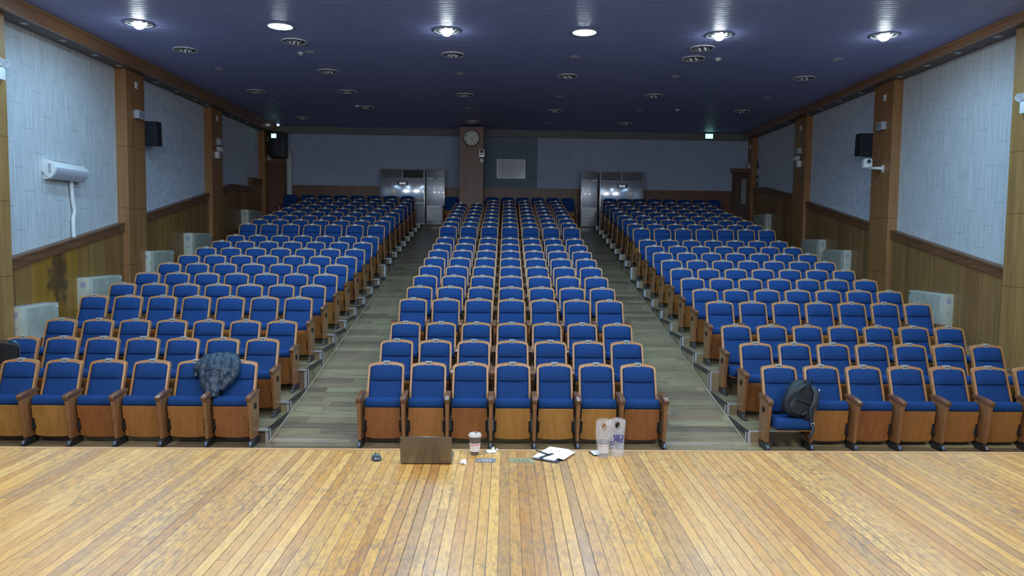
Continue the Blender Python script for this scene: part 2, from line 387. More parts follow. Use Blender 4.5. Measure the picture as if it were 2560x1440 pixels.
def tier(name, x0, x1, nose_l, nose_r):
    """stepped seating platform of one block; front edges carry metal nosings"""
    t = MB(); nz = MB()
    fy = [0, 0] + [YROW[n-2] - 0.19 for n in range(2, 21)]     # fy[n] front of the platform of row n
    fy += [28.6]
    for n in range(2, 21):
        z1 = FLOOR[n-1]; zb = FLOOR[n-2] - 0.5 if n < 20 else 2.4
        ya, yb = fy[n], fy[n+1]
        if n == 20: yb = 26.95
        vs = []
        for x in (x0, x1):
            for y in (ya, yb):
                for z in (zb, z1): vs.append((x, y + K*x, z))
        t.add(vs, [(0, 2, 3, 1), (4, 5, 7, 6), (0, 1, 5, 4), (1, 3, 7, 5)])
        # nosing: strip along the front edge, a corner post and a dark strip along the side
        nz.box(x0, x1, ya-0.012+K*(x0+x1)/2, ya+0.028+K*(x0+x1)/2, z1-0.022, z1+0.004)
        for fl, xx, sg in ((nose_l, x0, -1), (nose_r, x1, 1)):
            if fl:
                zz = az(ya) - 0.02
                nz.box(xx-0.045 if sg > 0 else xx-0.006, xx+0.006 if sg > 0 else xx+0.045, ya-0.012+K*xx, ya+0.006+K*xx, zz, z1+0.003)
                nz.box(xx-0.004 if sg > 0 else xx-0.010, xx+0.010 if sg > 0 else xx+0.004, ya-0.012+K*xx, ya+0.04+K*xx, zz, z1+0.003)
                nz.add([(xx+sg*0.008, ya+K*xx, z1-0.05), (xx+sg*0.008, yb+K*xx, z1-0.05), (xx+sg*0.008, yb+K*xx, z1+0.004), (xx+sg*0.008, ya+K*xx, z1+0.004),
                        (xx-sg*0.03, yb+K*xx, z1+0.004), (xx-sg*0.03, ya+K*xx, z1+0.004)], [(0, 1, 2, 3), (3, 2, 4, 5)], 1)
    struct(t.build(name, 'aisle'))
    return nz.build('step_nosing', ['alu', 'blackmetal'])
n1 = struct(tier('floor_tier_left', -7.30, -3.03, False, True)); n1.name = 'trim_1'
n2 = struct(tier('floor_tier_centre', -1.83, 2.04, False, False)); n2.name = 'trim_2'
n3 = struct(tier('floor_tier_right', 3.18, 7.50, True, False)); n3.name = 'trim_3'
# pale cove line where aisle meets the platform side
for nm, x in (('trim_4', -3.018), ('trim_5', 3.168)):
    t = MB(); pts = [(x, y, az(y)+0.006) for y in [9.40, 10.35, 11.3, 12.2, 14, 17.8, 22, 26.9]]
    t.tube(pts, 0.009, 5); struct(t.build(nm, simple('pale_sealant', (0.42, 0.38, 0.26), 0.6)))

# stage
SZ = 1.16
def sy(x): return 5.165 + 0.0125*x
mb = MB(); X0, X1 = -8.2, 8.6
mb.add([(X0, -1.5, SZ), (X1, -1.5, SZ), (X1, sy(X1), SZ), (X0, sy(X0), SZ)], [(0, 1, 2, 3)])
struct(mb.build('floor_stage', 'stage'))
mb = MB()
mb.add([(X0, sy(X0), SZ), (X1, sy(X1), SZ), (X1, sy(X1), 0), (X0, sy(X0), 0)], [(0, 1, 2, 3)])
struct(mb.build('wall_stage_front', 'trim'))
mb = MB(); mb.add([(X0, sy(X0)-0.03, SZ+0.001), (X1, sy(X1)-0.03, SZ+0.001), (X1, sy(X1)+0.012, SZ+0.001), (X0, sy(X0)+0.012, SZ+0.001), (X1, sy(X1)+0.012, SZ-0.05), (X0, sy(X0)+0.012, SZ-0.05)], [(0, 1, 2, 3), (3, 2, 4, 5)])
struct(mb.build('trim_6', wood('stage_edge_board', (0.34, 0.19, 0.07), (0.44, 0.26, 0.10), 'x', 0.6, 0.4)))

# ------------------------------------------------------------------ setting: ceiling and walls
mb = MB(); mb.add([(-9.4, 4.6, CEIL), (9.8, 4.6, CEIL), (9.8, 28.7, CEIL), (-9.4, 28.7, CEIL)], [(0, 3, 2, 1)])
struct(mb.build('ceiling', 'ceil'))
def cornice(nm, xi, xw, zb, nm2):
    s = 1 if xi > 0 else -1
    t = MB(); y0, y1 = 5.0, backy(xi)
    prof = [(xi, CEIL+0.02), (xi-s*0.0, CEIL-0.055), (xi+s*0.02, CEIL-0.06), (xi+s*0.02, zb+0.02), (xi, zb+0.015), (xi, zb), (xi+s*0.05, zb), (xi+s*0.05, CEIL+0.02)]
    t.prism(prof, lambda p, y: (p[0], y, p[1]), y0, y1)
    struct(t.build(nm, 'cornice'))
    t = MB(); t.add([(xi+s*0.045, y0, zb+0.012), (xw, y0, zb+0.012), (xw, y1, zb+0.012), (xi+s*0.045, y1, zb+0.012)], [(0, 1, 2, 3)])
    struct(t.build(nm2, 'soffit'))
SOFL, SOFR = 6.38, 6.475
cornice('trim_7', -8.40, WL-0.05, SOFL, 'ceiling_soffit_left')
cornice('trim_8', 8.83, WR+0.05, SOFR, 'ceiling_soffit_right')

def side_wall(side):
    s = -1 if side == 'left' else 1
    X = WL if side == 'left' else WR
    if side == 'left':
        pil = [(12.0, 13.00, -8.62), (17.06, 17.91, -8.63), (21.96, 22.78, -8.64), (26.75, 27.50, -8.65)]
        lines = [(13.00, 2.17, 17.06, 2.92), (17.91, 3.11, 21.96, 3.89)]
        prof3 = [(22.78, 4.07), (23.87, 4.29), (25.60, 4.32), (25.60, 4.64), (26.75, 4.67)]
        soff = SOFL; wm = 'wainL'
    else:
        pil = [(12.4, 13.38, 9.05), (17.60, 18.52, 9.09), (22.70, 23.60, 9.10), (27.62, 28.06, 9.08)]
        lines = [(13.38, 2.19, 17.60, 2.96), (18.52, 3.125, 22.70, 3.90)]
        prof3 = [(23.60, 4.13), (26.60, 4.60), (27.62, 4.60)]
        soff = SOFR; wm = 'wainR'
    # panel plane
    w_ = MB(); w_.add([(X, 4.9, -0.5), (X, 28.6, -0.5), (X, 28.6, 6.7), (X, 4.9, 6.7)], [(0, 1, 2, 3)])
    struct(w_.build('wall_'+side, 'clad'))
    # front stretch of the wall, outside the picture: veneer
    v = MB(); v.box(min(X, X-s*0.24), max(X, X-s*0.24), 5.0, pil[0][0], 0, soff); struct(v.build('wall_'+side+'_front', 'pil2'))
    # plaster on the two rear bays
    for (a, b) in ((pil[1][1], pil[2][0]), (pil[2][1], pil[3][0])):
        v = MB(); v.add([(X-s*0.012, a, 2.5), (X-s*0.012, b, 2.5), (X-s*0.012, b, soff+0.02), (X-s*0.012, a, soff+0.02)], [(0, 1, 2, 3)])
        struct(v.build('wall_'+side+'_bay', 'plaster'))
    for i, (a, b, xi) in enumerate(pil):
        v = MB(); v.box(min(X+s*0.1, xi), max(X+s*0.1, xi), a, b, -0.3, soff+0.01)
        struct(v.build('wall_'+side+'_pilaster', 'pil2' if i == 0 else 'pil', bevel=0.006, seg=1))
    xw = X - s*0.12; xt = X - s*0.165
    TH = 0.20
    segs = [[(l[0], l[1]), (l[2], l[3])] for l in lines] + [prof3]
    for sg in segs:
        wv = MB(); tr = MB()
        for (ya, za), (yb, zb) in zip(sg, sg[1:]):
            if yb - ya < 0.01:
                tr.box(min(xw, X), max(xw, X), ya-0.01, ya+0.03, za, zb); continue
            wv.add([(xw, ya, -0.3), (xw, yb, -0.3), (xw, yb, zb-0.02), (xw, ya, za-0.02)], [(0, 1, 2, 3)])
            prof = [(X, 0.0), (xt, 0.0), (xt, -0.045), (xt+s*0.012, -0.05), (xt+s*0.012, -TH), (X, -TH)]
            tr.rings([[(px, ya-(0.02 if ya == sg[0][0] else 0), za+pz) for px, pz in prof], [(px, yb+(0.02 if yb == sg[-1][0] else 0), zb+pz) for px, pz in prof]])
        struct(wv.build('wall_'+side+'_wainscot', wm)); t_ = struct(tr.build('trim_%d' % (10+len(bpy.data.objects) % 80), 'trim'))
side_wall('left'); side_wall('right')

# back wall
def bw(x0, x1, z0, z1, off, name, mat, th=0.03):
    m_ = MB(); vs = []
    for x in (x0, x1):
        for o_ in (off, off+th):
            for z in (z0, z1): vs.append((x, backy(x)-o_, z))
    m_.add(vs, [(0, 1, 3, 2), (4, 6, 7, 5), (0, 4, 5, 1), (2, 3, 7, 6), (0, 2, 6, 4), (1, 5, 7, 3)])
    return struct(m_.build(name, mat))
bw(-9.3, 9.8, 2.5, 6.75, -0.03, 'wall_back', 'backwall')
bw(-8.9, -1.3, 4.52, 6.42, 0.0, 'wall_back_board_left', 'backwall', 0.02)
dk = speckle('grey_green_board', (0.13, 0.185, 0.23), (0.16, 0.22, 0.27), 3)
bw(-1.3, 1.14, 4.40, 6.42, 0.0, 'wall_back_board_middle', dk, 0.012)
bw(1.14, 8.46, 4.52, 6.42, 0.0, 'wall_back_board_right', 'backwall', 0.02)
bw(-8.9, 9.5, 3.10, 4.47, 0.0, 'wall_back_wainscot', 'wainB', 0.035)
bw(-8.9, 9.5, 4.44, 4.53, 0.0, 'trim_100', 'wainB', 0.05)
bw(-8.9, 9.5, 6.40, 6.68, 0.0, 'trim_101', simple('beam_paint', (0.15, 0.155, 0.15), 0.7), 0.12)
# seams of the middle boards
ms = MB()
for z in (4.95, 5.35, 5.92):
    ms.box(-0.80, 1.14, backy(0)-0.020, backy(0)-0.010, z-0.005, z+0.005)
for x in (-0.15, 0.5):
    ms.box(x-0.005, x+0.005, backy(x)-0.020, backy(x)-0.010, 4.53, 6.40)
struct(ms.build('trim_102', 'darkgrey'))
for k, (x, zz) in enumerate(((-6.15, 0), (-4.6, 0), (-2.4, 0))):
    ms = MB(); ms.box(x-0.006, x+0.006, backy(x)-0.026, backy(x)-0.018, 4.54, 6.40); struct(ms.build('trim_%d' % (103+k), 'grey'))
# pillar with clock
pz = MB(); pz.box(-1.69, -0.83, 26.62, 26.98, 2.9, 6.60)
struct(pz.build('wall_pillar', 'pillar', bevel=0.01, seg=1))
# right-hand door recess in the back wall
d1 = MB(); d1.box(8.50, 9.10, backy(8.8)-0.10, backy(8.8)-0.04, 3.12, 5.22)
d1o = struct(d1.build('door_1', wood('dark_door_wood', (0.06, 0.028, 0.02), (0.09, 0.042, 0.03), 'z', 0.4, 0.4)))
dh = MB(); dh.box(8.42, 9.10, backy(8.8)-0.20, backy(8.8)-0.04, 5.22, 5.37); dh.build('door_head', 'trim', d1o)
dg = MB(); dg.box(8.84, 9.02, backy(8.8)-0.115, backy(8.8)-0.098, 4.05, 4.98); dg.build('door_glass', simple('frosted_glass', (0.22, 0.25, 0.28), 0.3), d1o)
# left-hand wood booth with its door
b1 = MB(); b1.box(-8.88, -8.08, 27.22, 27.56, 2.9, 5.45)
struct(b1.build('wall_booth', 'wainB'))
d2 = MB(); d2.box(-8.62, -8.12, 27.19, 27.22, 3.12, 5.30)
d2o = struct(d2.build('door_2', wood('red_brown_door_wood', (0.10, 0.035, 0.02), (0.14, 0.05, 0.03), 'z', 0.4, 0.4)))
dd = MB(); dd.box(-8.58, -8.40, 27.16, 27.19, 4.28, 4.34); dd.build('door_handle', 'blackmetal', d2o)

# ------------------------------------------------------------------ seats
def yb_(z): return -0.215 + (z-0.45)*0.375            # reclined plane of the backrest
def make_seat(panel, down=False, end_right=False, lightside=None, proto_name='theatre_seat'):
    root = thing(proto_name, 'blue tip-up theatre seat', 'theatre seat')
    P = lambda p, x: (x, p[0], p[1])
    # backrest: headrest pad and long lower pad with a seam between
    b = MB()
    def pad(zs, hw, th):
        rs = []
        N = 12
        for i, z in enumerate(zs):
            w_ = hw[i]; t = th[i]; y0 = yb_(z); ring = []
            for k in range(N+1):
                u = -1 + 2*k/N; ring.append((w_*u, y0 - 0.004 - t*(1-abs(u)**5)**0.6 if abs(u) < 1 else y0-0.004, z))
            for k in range(N-1, 0, -1):
                u = -1 + 2*k/N; ring.append((w_*u*0.98, y0 + 0.008, z))
            rs.append(ring)
        b.rings(rs)
    pad([0.800, 0.806, 0.83, 0.88, 0.93, 0.965, 0.985, 0.994], [0.204, 0.208, 0.209, 0.208, 0.207, 0.203, 0.188, 0.165], [0.022, 0.042, 0.055, 0.058, 0.052, 0.042, 0.028, 0.010])
    pad([0.44, 0.46, 0.50, 0.56, 0.62, 0.70, 0.76, 0.788, 0.797], [0.222, 0.226, 0.226, 0.223, 0.217, 0.211, 0.209, 0.208, 0.204], [0.02, 0.045, 0.052, 0.054, 0.050, 0.042, 0.036, 0.030, 0.018])
    b.build('backrest', 'blue', root, smooth=True, angle=50)
    # bent-wood frame with arched top, and the plywood shell behind
    f = MB()
    def outline(hw, top, r, zb, arch):
        pts = [(-hw, zb), (-hw-0.004, 0.70)]
        for k in range(7):
            a = PI - k*PI/12; pts.append((-hw+r + r*math.cos(a), top-r-0.0 + r*math.sin(a)))
        for k in range(1, 8):
            u = -1 + 2*k/8; pts.append(((hw-r)*u, top + arch*(1-u*u)))
        for k in range(7):
            a = PI/2 - k*PI/12; pts.append((hw-r + r*math.cos(a), top-r + r*math.sin(a)))
        pts += [(hw+0.004, 0.70), (hw, zb)]
        return pts
    oo = outline(0.232, 1.005, 0.050, 0.43, 0.020); ii = outline(0.206, 0.974, 0.030, 0.43, 0.020)
    n = len(oo)
    fr = []
    for (ox, oz), (ix, iz) in zip(oo, ii):
        fr.append([(ox, yb_(oz)-0.022, oz), (ix, yb_(iz)-0.026, iz), (ix, yb_(iz)+0.012, iz), (ox, yb_(oz)+0.030, oz)])
    f.rings(fr)
    sh = outline(0.222, 0.995, 0.045, 0.43, 0.018)
    f.rings([[(px, yb_(pz_)+0.012, pz_) for px, pz_ in sh], [(px, yb_(pz_)+0.030, pz_) for px, pz_ in sh]])
    f.build('back_frame', 'frame', root, smooth=True, angle=40)
    # number plate
    p = MB(); yy = yb_(1.01)-0.030
    p.prism([(-0.040, 0.995), (-0.034, 0.988), (0.034, 0.988), (0.040, 0.995), (0.042, 1.036), (-0.042, 1.036)], lambda q, y: (q[0], y, q[1]), yy-0.004, yy+0.045, 0)
    for x in (-0.020, -0.006, 0.010, 0.020): p.box(x-0.004, x+0.004, yy-0.0055, yy-0.003, 1.006, 1.020, 1)
    p.build('number_plate', ['plate', 'ink'], root)
    # seat
    if not down:
        c = MB(); prof = [(-0.340, 0.492), (-0.378, 0.505), (-0.388, 0.535), (-0.380, 0.578), (-0.356, 0.606), (-0.310, 0.618), (-0.258, 0.606), (-0.222, 0.55), (-0.196, 0.42), (-0.185, 0.25), (-0.195, 0.13), (-0.235, 0.105), (-0.262, 0.14), (-0.30, 0.34)]
        cy = sum(q[0] for q in prof)/len(prof); cz = sum(q[1] for q in prof)/len(prof)
        rs = []
        for x, sc_ in ((-0.226, 0.90), (-0.224, 0.965), (-0.214, 0.995), (-0.15, 1), (0, 1.006), (0.15, 1), (0.214, 0.995), (0.224, 0.965), (0.226, 0.90)):
            rs.append([(x, cy+(q[0]-cy)*sc_, cz+(q[1]-cz)*sc_) for q in prof])
        c.rings(rs); c.build('seat_cushion', 'blue', root, smooth=True, angle=60)
        s_ = MB()
        def pt(x, t, off): return (x, -0.288 - 0.092*t - off, 0.085 + 0.418*t)
        right = [(0.222, 1.0), (0.226, 0.70), (0.232, 0.62), (0.232, 0.595), (0.207, 0.59), (0.207, 0.245), (0.226, 0.235), (0.230, 0.06), (0.215, 0.025)]
        bot = [(0.11, -0.005), (0, -0.012), (-0.11, -0.005)]
        poly = right + bot + [(-x, t) for x, t in reversed(right)]
        s_.rings([[pt(x, t, 0.0) for x, t in poly], [pt(x, t, 0.016) for x, t in poly]])
        s_.build('seat_panel', panel, root, bevel=0.003, seg=1)
    else:
        c = MB(); prof = [(-0.615, 0.31), (-0.645, 0.325), (-0.655, 0.37), (-0.64, 0.43), (-0.60, 0.45), (-0.40, 0.438), (-0.22, 0.42), (-0.185, 0.39), (-0.20, 0.34), (-0.30, 0.315)]
        cy = sum(q[0] for q in prof)/len(prof); cz = sum(q[1] for q in prof)/len(prof); rs = []
        for x, sc_ in ((-0.230, 0.90), (-0.228, 0.96), (-0.216, 0.99), (-0.14, 1), (0, 1.01), (0.14, 1), (0.216, 0.99), (0.228, 0.96), (0.230, 0.90)):
            rs.append([(x, cy+(q[0]-cy)*sc_, cz+(q[1]-cz)*sc_) for q in prof])
        c.rings(rs); c.build('seat_cushion', 'blue', root, smooth=True, angle=60)
        s_ = MB(); s_.box(-0.228, 0.228, -0.625, -0.20, 0.292, 0.308); s_.build('seat_panel', panel, root, bevel=0.004, seg=1)
    # black hinge housings
    for sx in (-1, 1):
        h = MB(); h.box(sx*0.225-0.016, sx*0.225+0.013, -0.350, -0.235, 0.185, 0.335)
        h.box(sx*0.225-0.010, sx*0.225+0.012, -0.365, -0.345, 0.20, 0.225); h.build('hinge', 'black', root, bevel=0.005, seg=1)
    def stand(x, light):
        a = MB()
        prof = [(-0.540, 0.600), (-0.553, 0.622), (-0.556, 0.646), (-0.535, 0.662), (-0.42, 0.682), (-0.26, 0.692), (-0.185, 0.686), (-0.180, 0.640), (-0.50, 0.612)]
        rs = []
        for xx, s2 in ((-0.031, 0.86), (-0.029, 0.97), (-0.021, 1.0), (0.021, 1.0), (0.029, 0.97), (0.031, 0.86)):
            rs.append([(x+xx, -0.37+(q[0]+0.37)*(1-(1-s2)*0.05), 0.645+(q[1]-0.645)*s2) for q in prof])
        a.rings(rs); ao = a.build('armrest', 'arm', root, smooth=True, angle=45)
        s3 = MB(); sp = [(-0.532, 0.628), (-0.205, 0.650), (-0.196, 0.40), (-0.200, 0.085), (-0.452, 0.100), (-0.470, 0.24), (-0.506, 0.45)]
        rs = []
        for xx, kx in ((-0.0245, 0), (0.0245, 0)):
            rs.append([(x+xx*(0.80+0.20*min(1, (q[1]-0.08)/0.5)), q[0], q[1]) for q in sp])
        s3.rings(rs); so = s3.build('side_panel', 'side', root, bevel=0.005, seg=1)
        ft = MB(); fp = [(-0.535, 0.0), (-0.20, 0.0), (-0.205, 0.082), (-0.440, 0.096), (-0.462, 0.060), (-0.530, 0.018)]
        ft.prism(fp, lambda q, xx: (xx, q[0], q[1]), x-0.019, x+0.019)
        ft.box(x-0.026, x+0.026, -0.545, -0.19, 0.0, 0.010)
        fo = ft.build('foot', 'blackmetal', root, bevel=0.003, seg=1)
        cp = MB(); cp.box(x-0.015, x+0.015, -0.496, -0.462, 0.028, 0.076, rot=Matrix.Rotation(-0.35, 3, 'X')); cp.build('bolt_cover', 'chrome', fo, bevel=0.004, seg=1)
        if light:
            lp = MB(); xx = x + light*0.031
            lp.box(min(xx-0.009, xx+0.009), max(xx-0.009, xx+0.009), -0.385, -0.335, 0.475, 0.545, rot=Matrix.Rotation(0.22, 3, 'X'))
            lp.build('row_plate', 'black', so, bevel=0.003, seg=1)
    stand(-0.276, -1 if lightside == 'left' else None)
    if end_right: stand(0.276, 1 if lightside == 'right' else None)
    reg(root)
    return root

PANELS = ['panelA', 'panelB', 'panelC']
protos = {}
def seat_proto(panel, down, er, ls):
    k = (panel, down, er, ls)
    if k not in protos: protos[k] = [make_seat(panel, down, er, ls), False]
    return protos[k]
ORD = ['first', 'second', 'third', 'fourth', 'fifth', 'sixth', 'seventh', 'eighth', 'ninth', 'tenth', 'eleventh', 'twelfth', 'thirteenth', 'fourteenth', 'fifteenth', 'sixteenth', 'seventeenth', 'eighteenth', 'nineteenth', 'last']
WORDS = {'panelA': 'red-brown', 'panelB': 'honey', 'panelC': 'orange-brown'}
fixed = {('C', 1): 'ACABBBA', ('L', 1): 'CBBACCA', ('R', 1): 'CCACCCA'}
def put_seat(blk, n, j, x):
    if (blk, n) in fixed: p = 'panel' + fixed[(blk, n)][j]
    else: p = rnd.choices(PANELS, (3, 3, 4))[0]
    down = (blk == 'R' and n in (1, 3) and j == 0)
    er = (j == 6)
    ls = 'right' if (blk == 'L' and j == 6) else ('left' if (blk == 'R' and j == 0) else None)
    pr = seat_proto(p, down, er, ls)
    bn = {'C': 'centre', 'L': 'left', 'R': 'right'}[blk]
    side = 'left'
    jj = j-1 if (blk, n) == ('L', 1) else j          # the far left place of that row holds the loose chair
    if jj == 0: pos = 'leftmost'
    elif j == 6: pos = 'rightmost'
    else: pos = ORD[jj] + ' from left'
    lab = 'blue tip-up theatre seat, %s in the %s row of the %s block' % (pos, ORD[n-1], bn)
    if n == 1:
        lab = 'blue theatre seat with %s panel, %s, front row of %s block' % (WORDS[p], pos, bn)
    if (blk, n, j) == ('R', 1, 0): lab = 'blue theatre seat folded down under the black backpack, front row'
    if (blk, n, j) == ('R', 3, 0): lab = 'blue theatre seat left folded down at the aisle, third row of right block'
    if (blk, n, j) == ('L', 1, 6): lab = 'blue theatre seat mostly covered by the draped puffer jacket, front row'
    loc = (x, yrow(n, x), FLOOR[n-1]); grp = 'theatre seats of the %s block' % bn
    if not pr[1]:
        pr[1] = True; o = pr[0]; o.location = loc; o.rotation_euler = (0, 0, math.atan(K)); o['label'] = lab; o['group'] = grp
    else: o = dup(pr[0], loc, math.atan(K), lab, grp)
    return o
BLK = (('L', XLf), ('C', XC), ('R', XRt))
for n in range(1, 15):
    for blk, xs in BLK:
        for j, x in enumerate(xs):
            if (blk, n, j) == ('L', 1, 0): continue          # a loose black chair stands there instead
            put_seat(blk, n, j, x)
for j, x in enumerate(XC): put_seat('C', 15, j, x)
# the seats of the dark rear rows, past the three hundred nearest: one object
def merge_into(bm, me, mat4):
    k = len(bm.verts); tmp = bmesh.new(); tmp.from_mesh(me); tmp.transform(mat4)
    m2 = bpy.data.meshes.new('t'); tmp.to_mesh(m2); tmp.free(); bm.from_mesh(m2); bpy.data.meshes.remove(m2)
far = []
for n in range(15, 20):
    for blk, xs in BLK:
        for j, x in enumerate(xs):
            if n == 15 and blk == 'C': continue
            if n == 19 and blk == 'C' and j < 2: continue
            far.append((x, n, j == 6, False))
for j in range(8): far.append((-3.60 - 0.60*j, 20, j == 0, True))
for j in (0, 1, 2, 3, 4, 5): far.append((2.24 - 0.55*j, 20, j == 0, True))
far.append((-1.985, 20, True, True))
for j in range(8): far.append((3.78 + 0.545*j, 20, j == 7, True))
order = ['backrest', 'back_frame', 'number_plate', 'seat_cushion', 'seat_panel', 'armrest', 'side_panel', 'foot']
base_p = protos[('panelA', False, False, None)][0]; end_p = protos[('panelA', False, True, None)][0]
mats = []; vs = []; fs = []; mi = []
for x, n, er, blue in far:
    src = end_p if er else base_p
    for ch in KIDS[src.name]:
        nm = ch.name.split('.')[0]
        if nm in ('hinge',): continue
        if blue and nm in ('number_plate',): continue
        me = ch.data; k = len(vs)
        lm = [mm for mm in me.materials]
        if blue and nm == 'back_frame': lm = [M_['blue']]
        idx = []
        for mm in lm:
            if mm not in mats: mats.append(mm)
            idx.append(mats.index(mm))
        yy = yrow(n, x); zz = FLOOR[n-1]
        vs += [(v.co.x + x, v.co.y + yy, v.co.z + zz) for v in me.vertices]
        for p in me.polygons: fs.append([k+i for i in p.vertices]); mi.append(idx[min(p.material_index, len(idx)-1)])
me = bpy.data.meshes.new('rear_seats'); me.from_pydata(vs, [], fs)
for mm in mats: me.materials.append(mm)
me.polygons.foreach_set('material_index', mi); me.polygons.foreach_set('use_smooth', [True]*len(me.polygons)); me.set_sharp_from_angle(angle=math.radians(45))
ro = bpy.data.objects.new('rear_theatre_seats', me); C.objects.link(ro)
tag(ro, 'blue theatre seats of the dark rear rows up to the back wall', 'theatre seats', kind='stuff')

# ------------------------------------------------------------------ ceiling fixtures
em_lamp = simple('lit_bulb', (1, 1, 1), 0.3, emit=(0.80, 0.95, 1.0), es=90)
em_ring = simple('lit_reflector', (0.8, 0.9, 0.8), 0.3, emit=(0.75, 1.0, 0.82), es=1.3)
em_led = simple('lit_led', (1, 1, 1), 0.3, emit=(0.85, 0.97, 1.0), es=6)
M_['refl'] = simple('reflector_metal', (0.62, 0.65, 0.68), 0.22, 0.75)
M_['dullwhite'] = simple('dull_white_metal', (0.6, 0.62, 0.64), 0.45)
def big_light(kind):
    root = thing('recessed_downlight', 'x', 'ceiling light')
    t = MB(); t.lathe([(0.255, 0.0), (0.258, -0.012), (0.245, -0.018), (0.232, -0.014), (0.230, 0.0), (0.255, 0.0)], (0, 0, 0), 32, cap=False)
    t.build('trim_ring', 'white' if kind == 'off' else 'refl', root, smooth=True)
    r = MB(); n = 20
    # faceted reflector: zig-zag petals around a raised cup that hangs just under the ceiling
    outer = [(0.228*math.cos(2*PI*k/n), 0.228*math.sin(2*PI*k/n), -0.006) for k in range(n)]
    mid = [((0.17 if k % 2 else 0.13)*math.cos(2*PI*k/n), (0.17 if k % 2 else 0.13)*math.sin(2*PI*k/n), -0.002 if k % 2 else -0.030) for k in range(n)]
    inn = [(0.06*math.cos(2*PI*k/n), 0.06*math.sin(2*PI*k/n), -0.004) for k in range(n)]
    r.rings([outer, mid, inn], cap=False); r.add(inn, [tuple(range(n))])
    ro_ = r.build('reflector', [em_ring, 'refl'] if kind == 'array' else ['refl', 'darkgrey'], root)
    for k_, pg in enumerate(ro_.data.polygons): pg.material_index = 0 if ((k_ < n) == (kind == 'array') and k_ < 2*n) else (1 if k_ % 2 else 0)
    if kind == 'bulb':
        b = MB(); b.lathe([(0.0, -0.105), (0.05, -0.100), (0.085, -0.075), (0.095, -0.045), (0.075, -0.020), (0.05, -0.006)], (0, 0, 0), 20); b.build('bulb', em_lamp, root, smooth=True)
    elif kind == 'array':
        for k in range(6):
            a = 2*PI*k/6; b = MB(); b.lathe([(0.0, -0.045), (0.02, -0.040), (0.028, -0.025), (0.026, -0.006)], (0.105*math.cos(a), 0.105*math.sin(a), 0), 10); b.build('bulb', em_lamp, root, smooth=True)
    else:
        for k in range(4):
            a = 2*PI*k/4+0.4; b = MB(); b.lathe([(0.0, -0.048), (0.014, -0.044), (0.022, -0.022), (0.020, -0.006)], (0.08*math.cos(a), 0.08*math.sin(a), 0), 10); b.build('bulb', 'white', root, smooth=True)
    reg(root); return [root, False]
BL = {k: big_light(k) for k in ('off', 'bulb', 'array')}
CN = ['far left', 'left', 'left of middle', 'right of middle', 'right', 'far right']
def put_light(kind, x, y, lab, grp):
    pr = BL[kind]; loc = (x, y, CEIL-0.001)
    if not pr[1]: pr[1] = True; o = pr[0]; o.location = loc; o['label'] = lab; o['group'] = grp
    else: dup(pr[0], loc, 0, lab, grp)
for (x, y), kd, ds in zip([(-7.03, 14.44), (-4.36, 14.49), (-1.19, 14.63), (1.475, 14.61), (4.11, 14.67), (7.27, 14.54)], ['bulb', 'array', 'bulb', 'array', 'bulb', 'bulb'],
        ['glaring white ceiling light, far left, by the left cornice', 'lit ceiling light with visible facets, left of the clock pillar', 'glaring white ceiling light nearly above the clock pillar', 'lit round greenish ceiling light with facets, right of centre', 'glaring white ceiling light at right, ahead of two unlit ones', 'brightest star-shaped ceiling light, far right, streaks on ceiling']):
    put_light(kd, x, y, ds, 'lit ceiling lights')
RW = {15.6: 'just behind the lit row', 16.5: 'in the row behind the lit ones', 18.4: 'in the third light row', 20.9: 'in the fourth light row', 23.2: 'in the fifth light row', 25.8: 'in the rearmost light row'}
for x, y, rk in [(-7.0, 16.41, 16.5), (-4.41, 15.59, 15.6), (-1.21, 16.51, 16.5), (4.05, 15.68, 15.6), (4.09, 16.57, 16.5), (-4.36, 18.33, 18.4), (1.474, 18.5, 18.4), (-7.0, 20.96, 20.9), (-4.44, 20.85, 20.9), (-1.21, 21.08, 20.9), (4.06, 20.83, 20.9), (7.27, 18.37, 18.4), (-4.4, 23.29, 23.2), (1.487, 23.49, 23.2), (7.25, 23.12, 23.2), (-6.96, 25.56, 25.8), (-1.19, 25.86, 25.8), (4.09, 25.86, 25.8)]:
    c_ = CN[min(range(6), key=lambda i: abs(GRID_X[i]-x))]
    put_light('off', x, y, 'unlit round recessed ceiling light, %s column, %s' % (c_, RW[rk]), 'unlit ceiling lights')
def small_disc(lab, x, y, first=[None]):
    if first[0] is None:
        root = thing('ceiling_speaker', lab, 'ceiling disc', (x, y, CEIL-0.001), group='small flat ceiling discs')
        t = MB(); t.lathe([(0.108, 0.0), (0.112, -0.010), (0.095, -0.016), (0.088, -0.012)], (0, 0, 0), 24, cap=False); t.build('trim_ring', 'grey', root, smooth=True)
        t = MB(); t.lathe([(0.09, -0.002), (0.09, -0.010), (0.0, -0.012)], (0, 0, 0), 24); t.build('grille', 'dullwhite', root)
        reg(root); first[0] = root
    else: dup(first[0], (x, y, CEIL-0.001), 0, lab)
for x, y, rk in [(-4.32, 16.47, 16.5), (-6.98, 18.23, 18.4), (-1.18, 18.4, 18.4), (1.47, 16.57, 16.5), (4.11, 18.43, 18.4), (1.478, 21.13, 20.9), (7.23, 16.46, 16.5), (7.25, 20.9, 20.9), (-6.97, 22.93, 23.2), (-1.21, 23.26, 23.2), (-4.36, 25.78, 25.8), (4.11, 23.29, 23.2), (1.47, 25.91, 25.8), (7.23, 25.69, 25.8)]:
    c_ = CN[min(range(6), key=lambda i: abs(GRID_X[i]-x))]
    small_disc('small flat white ceiling disc, %s column, %s' % (c_, RW[rk]), x, y)
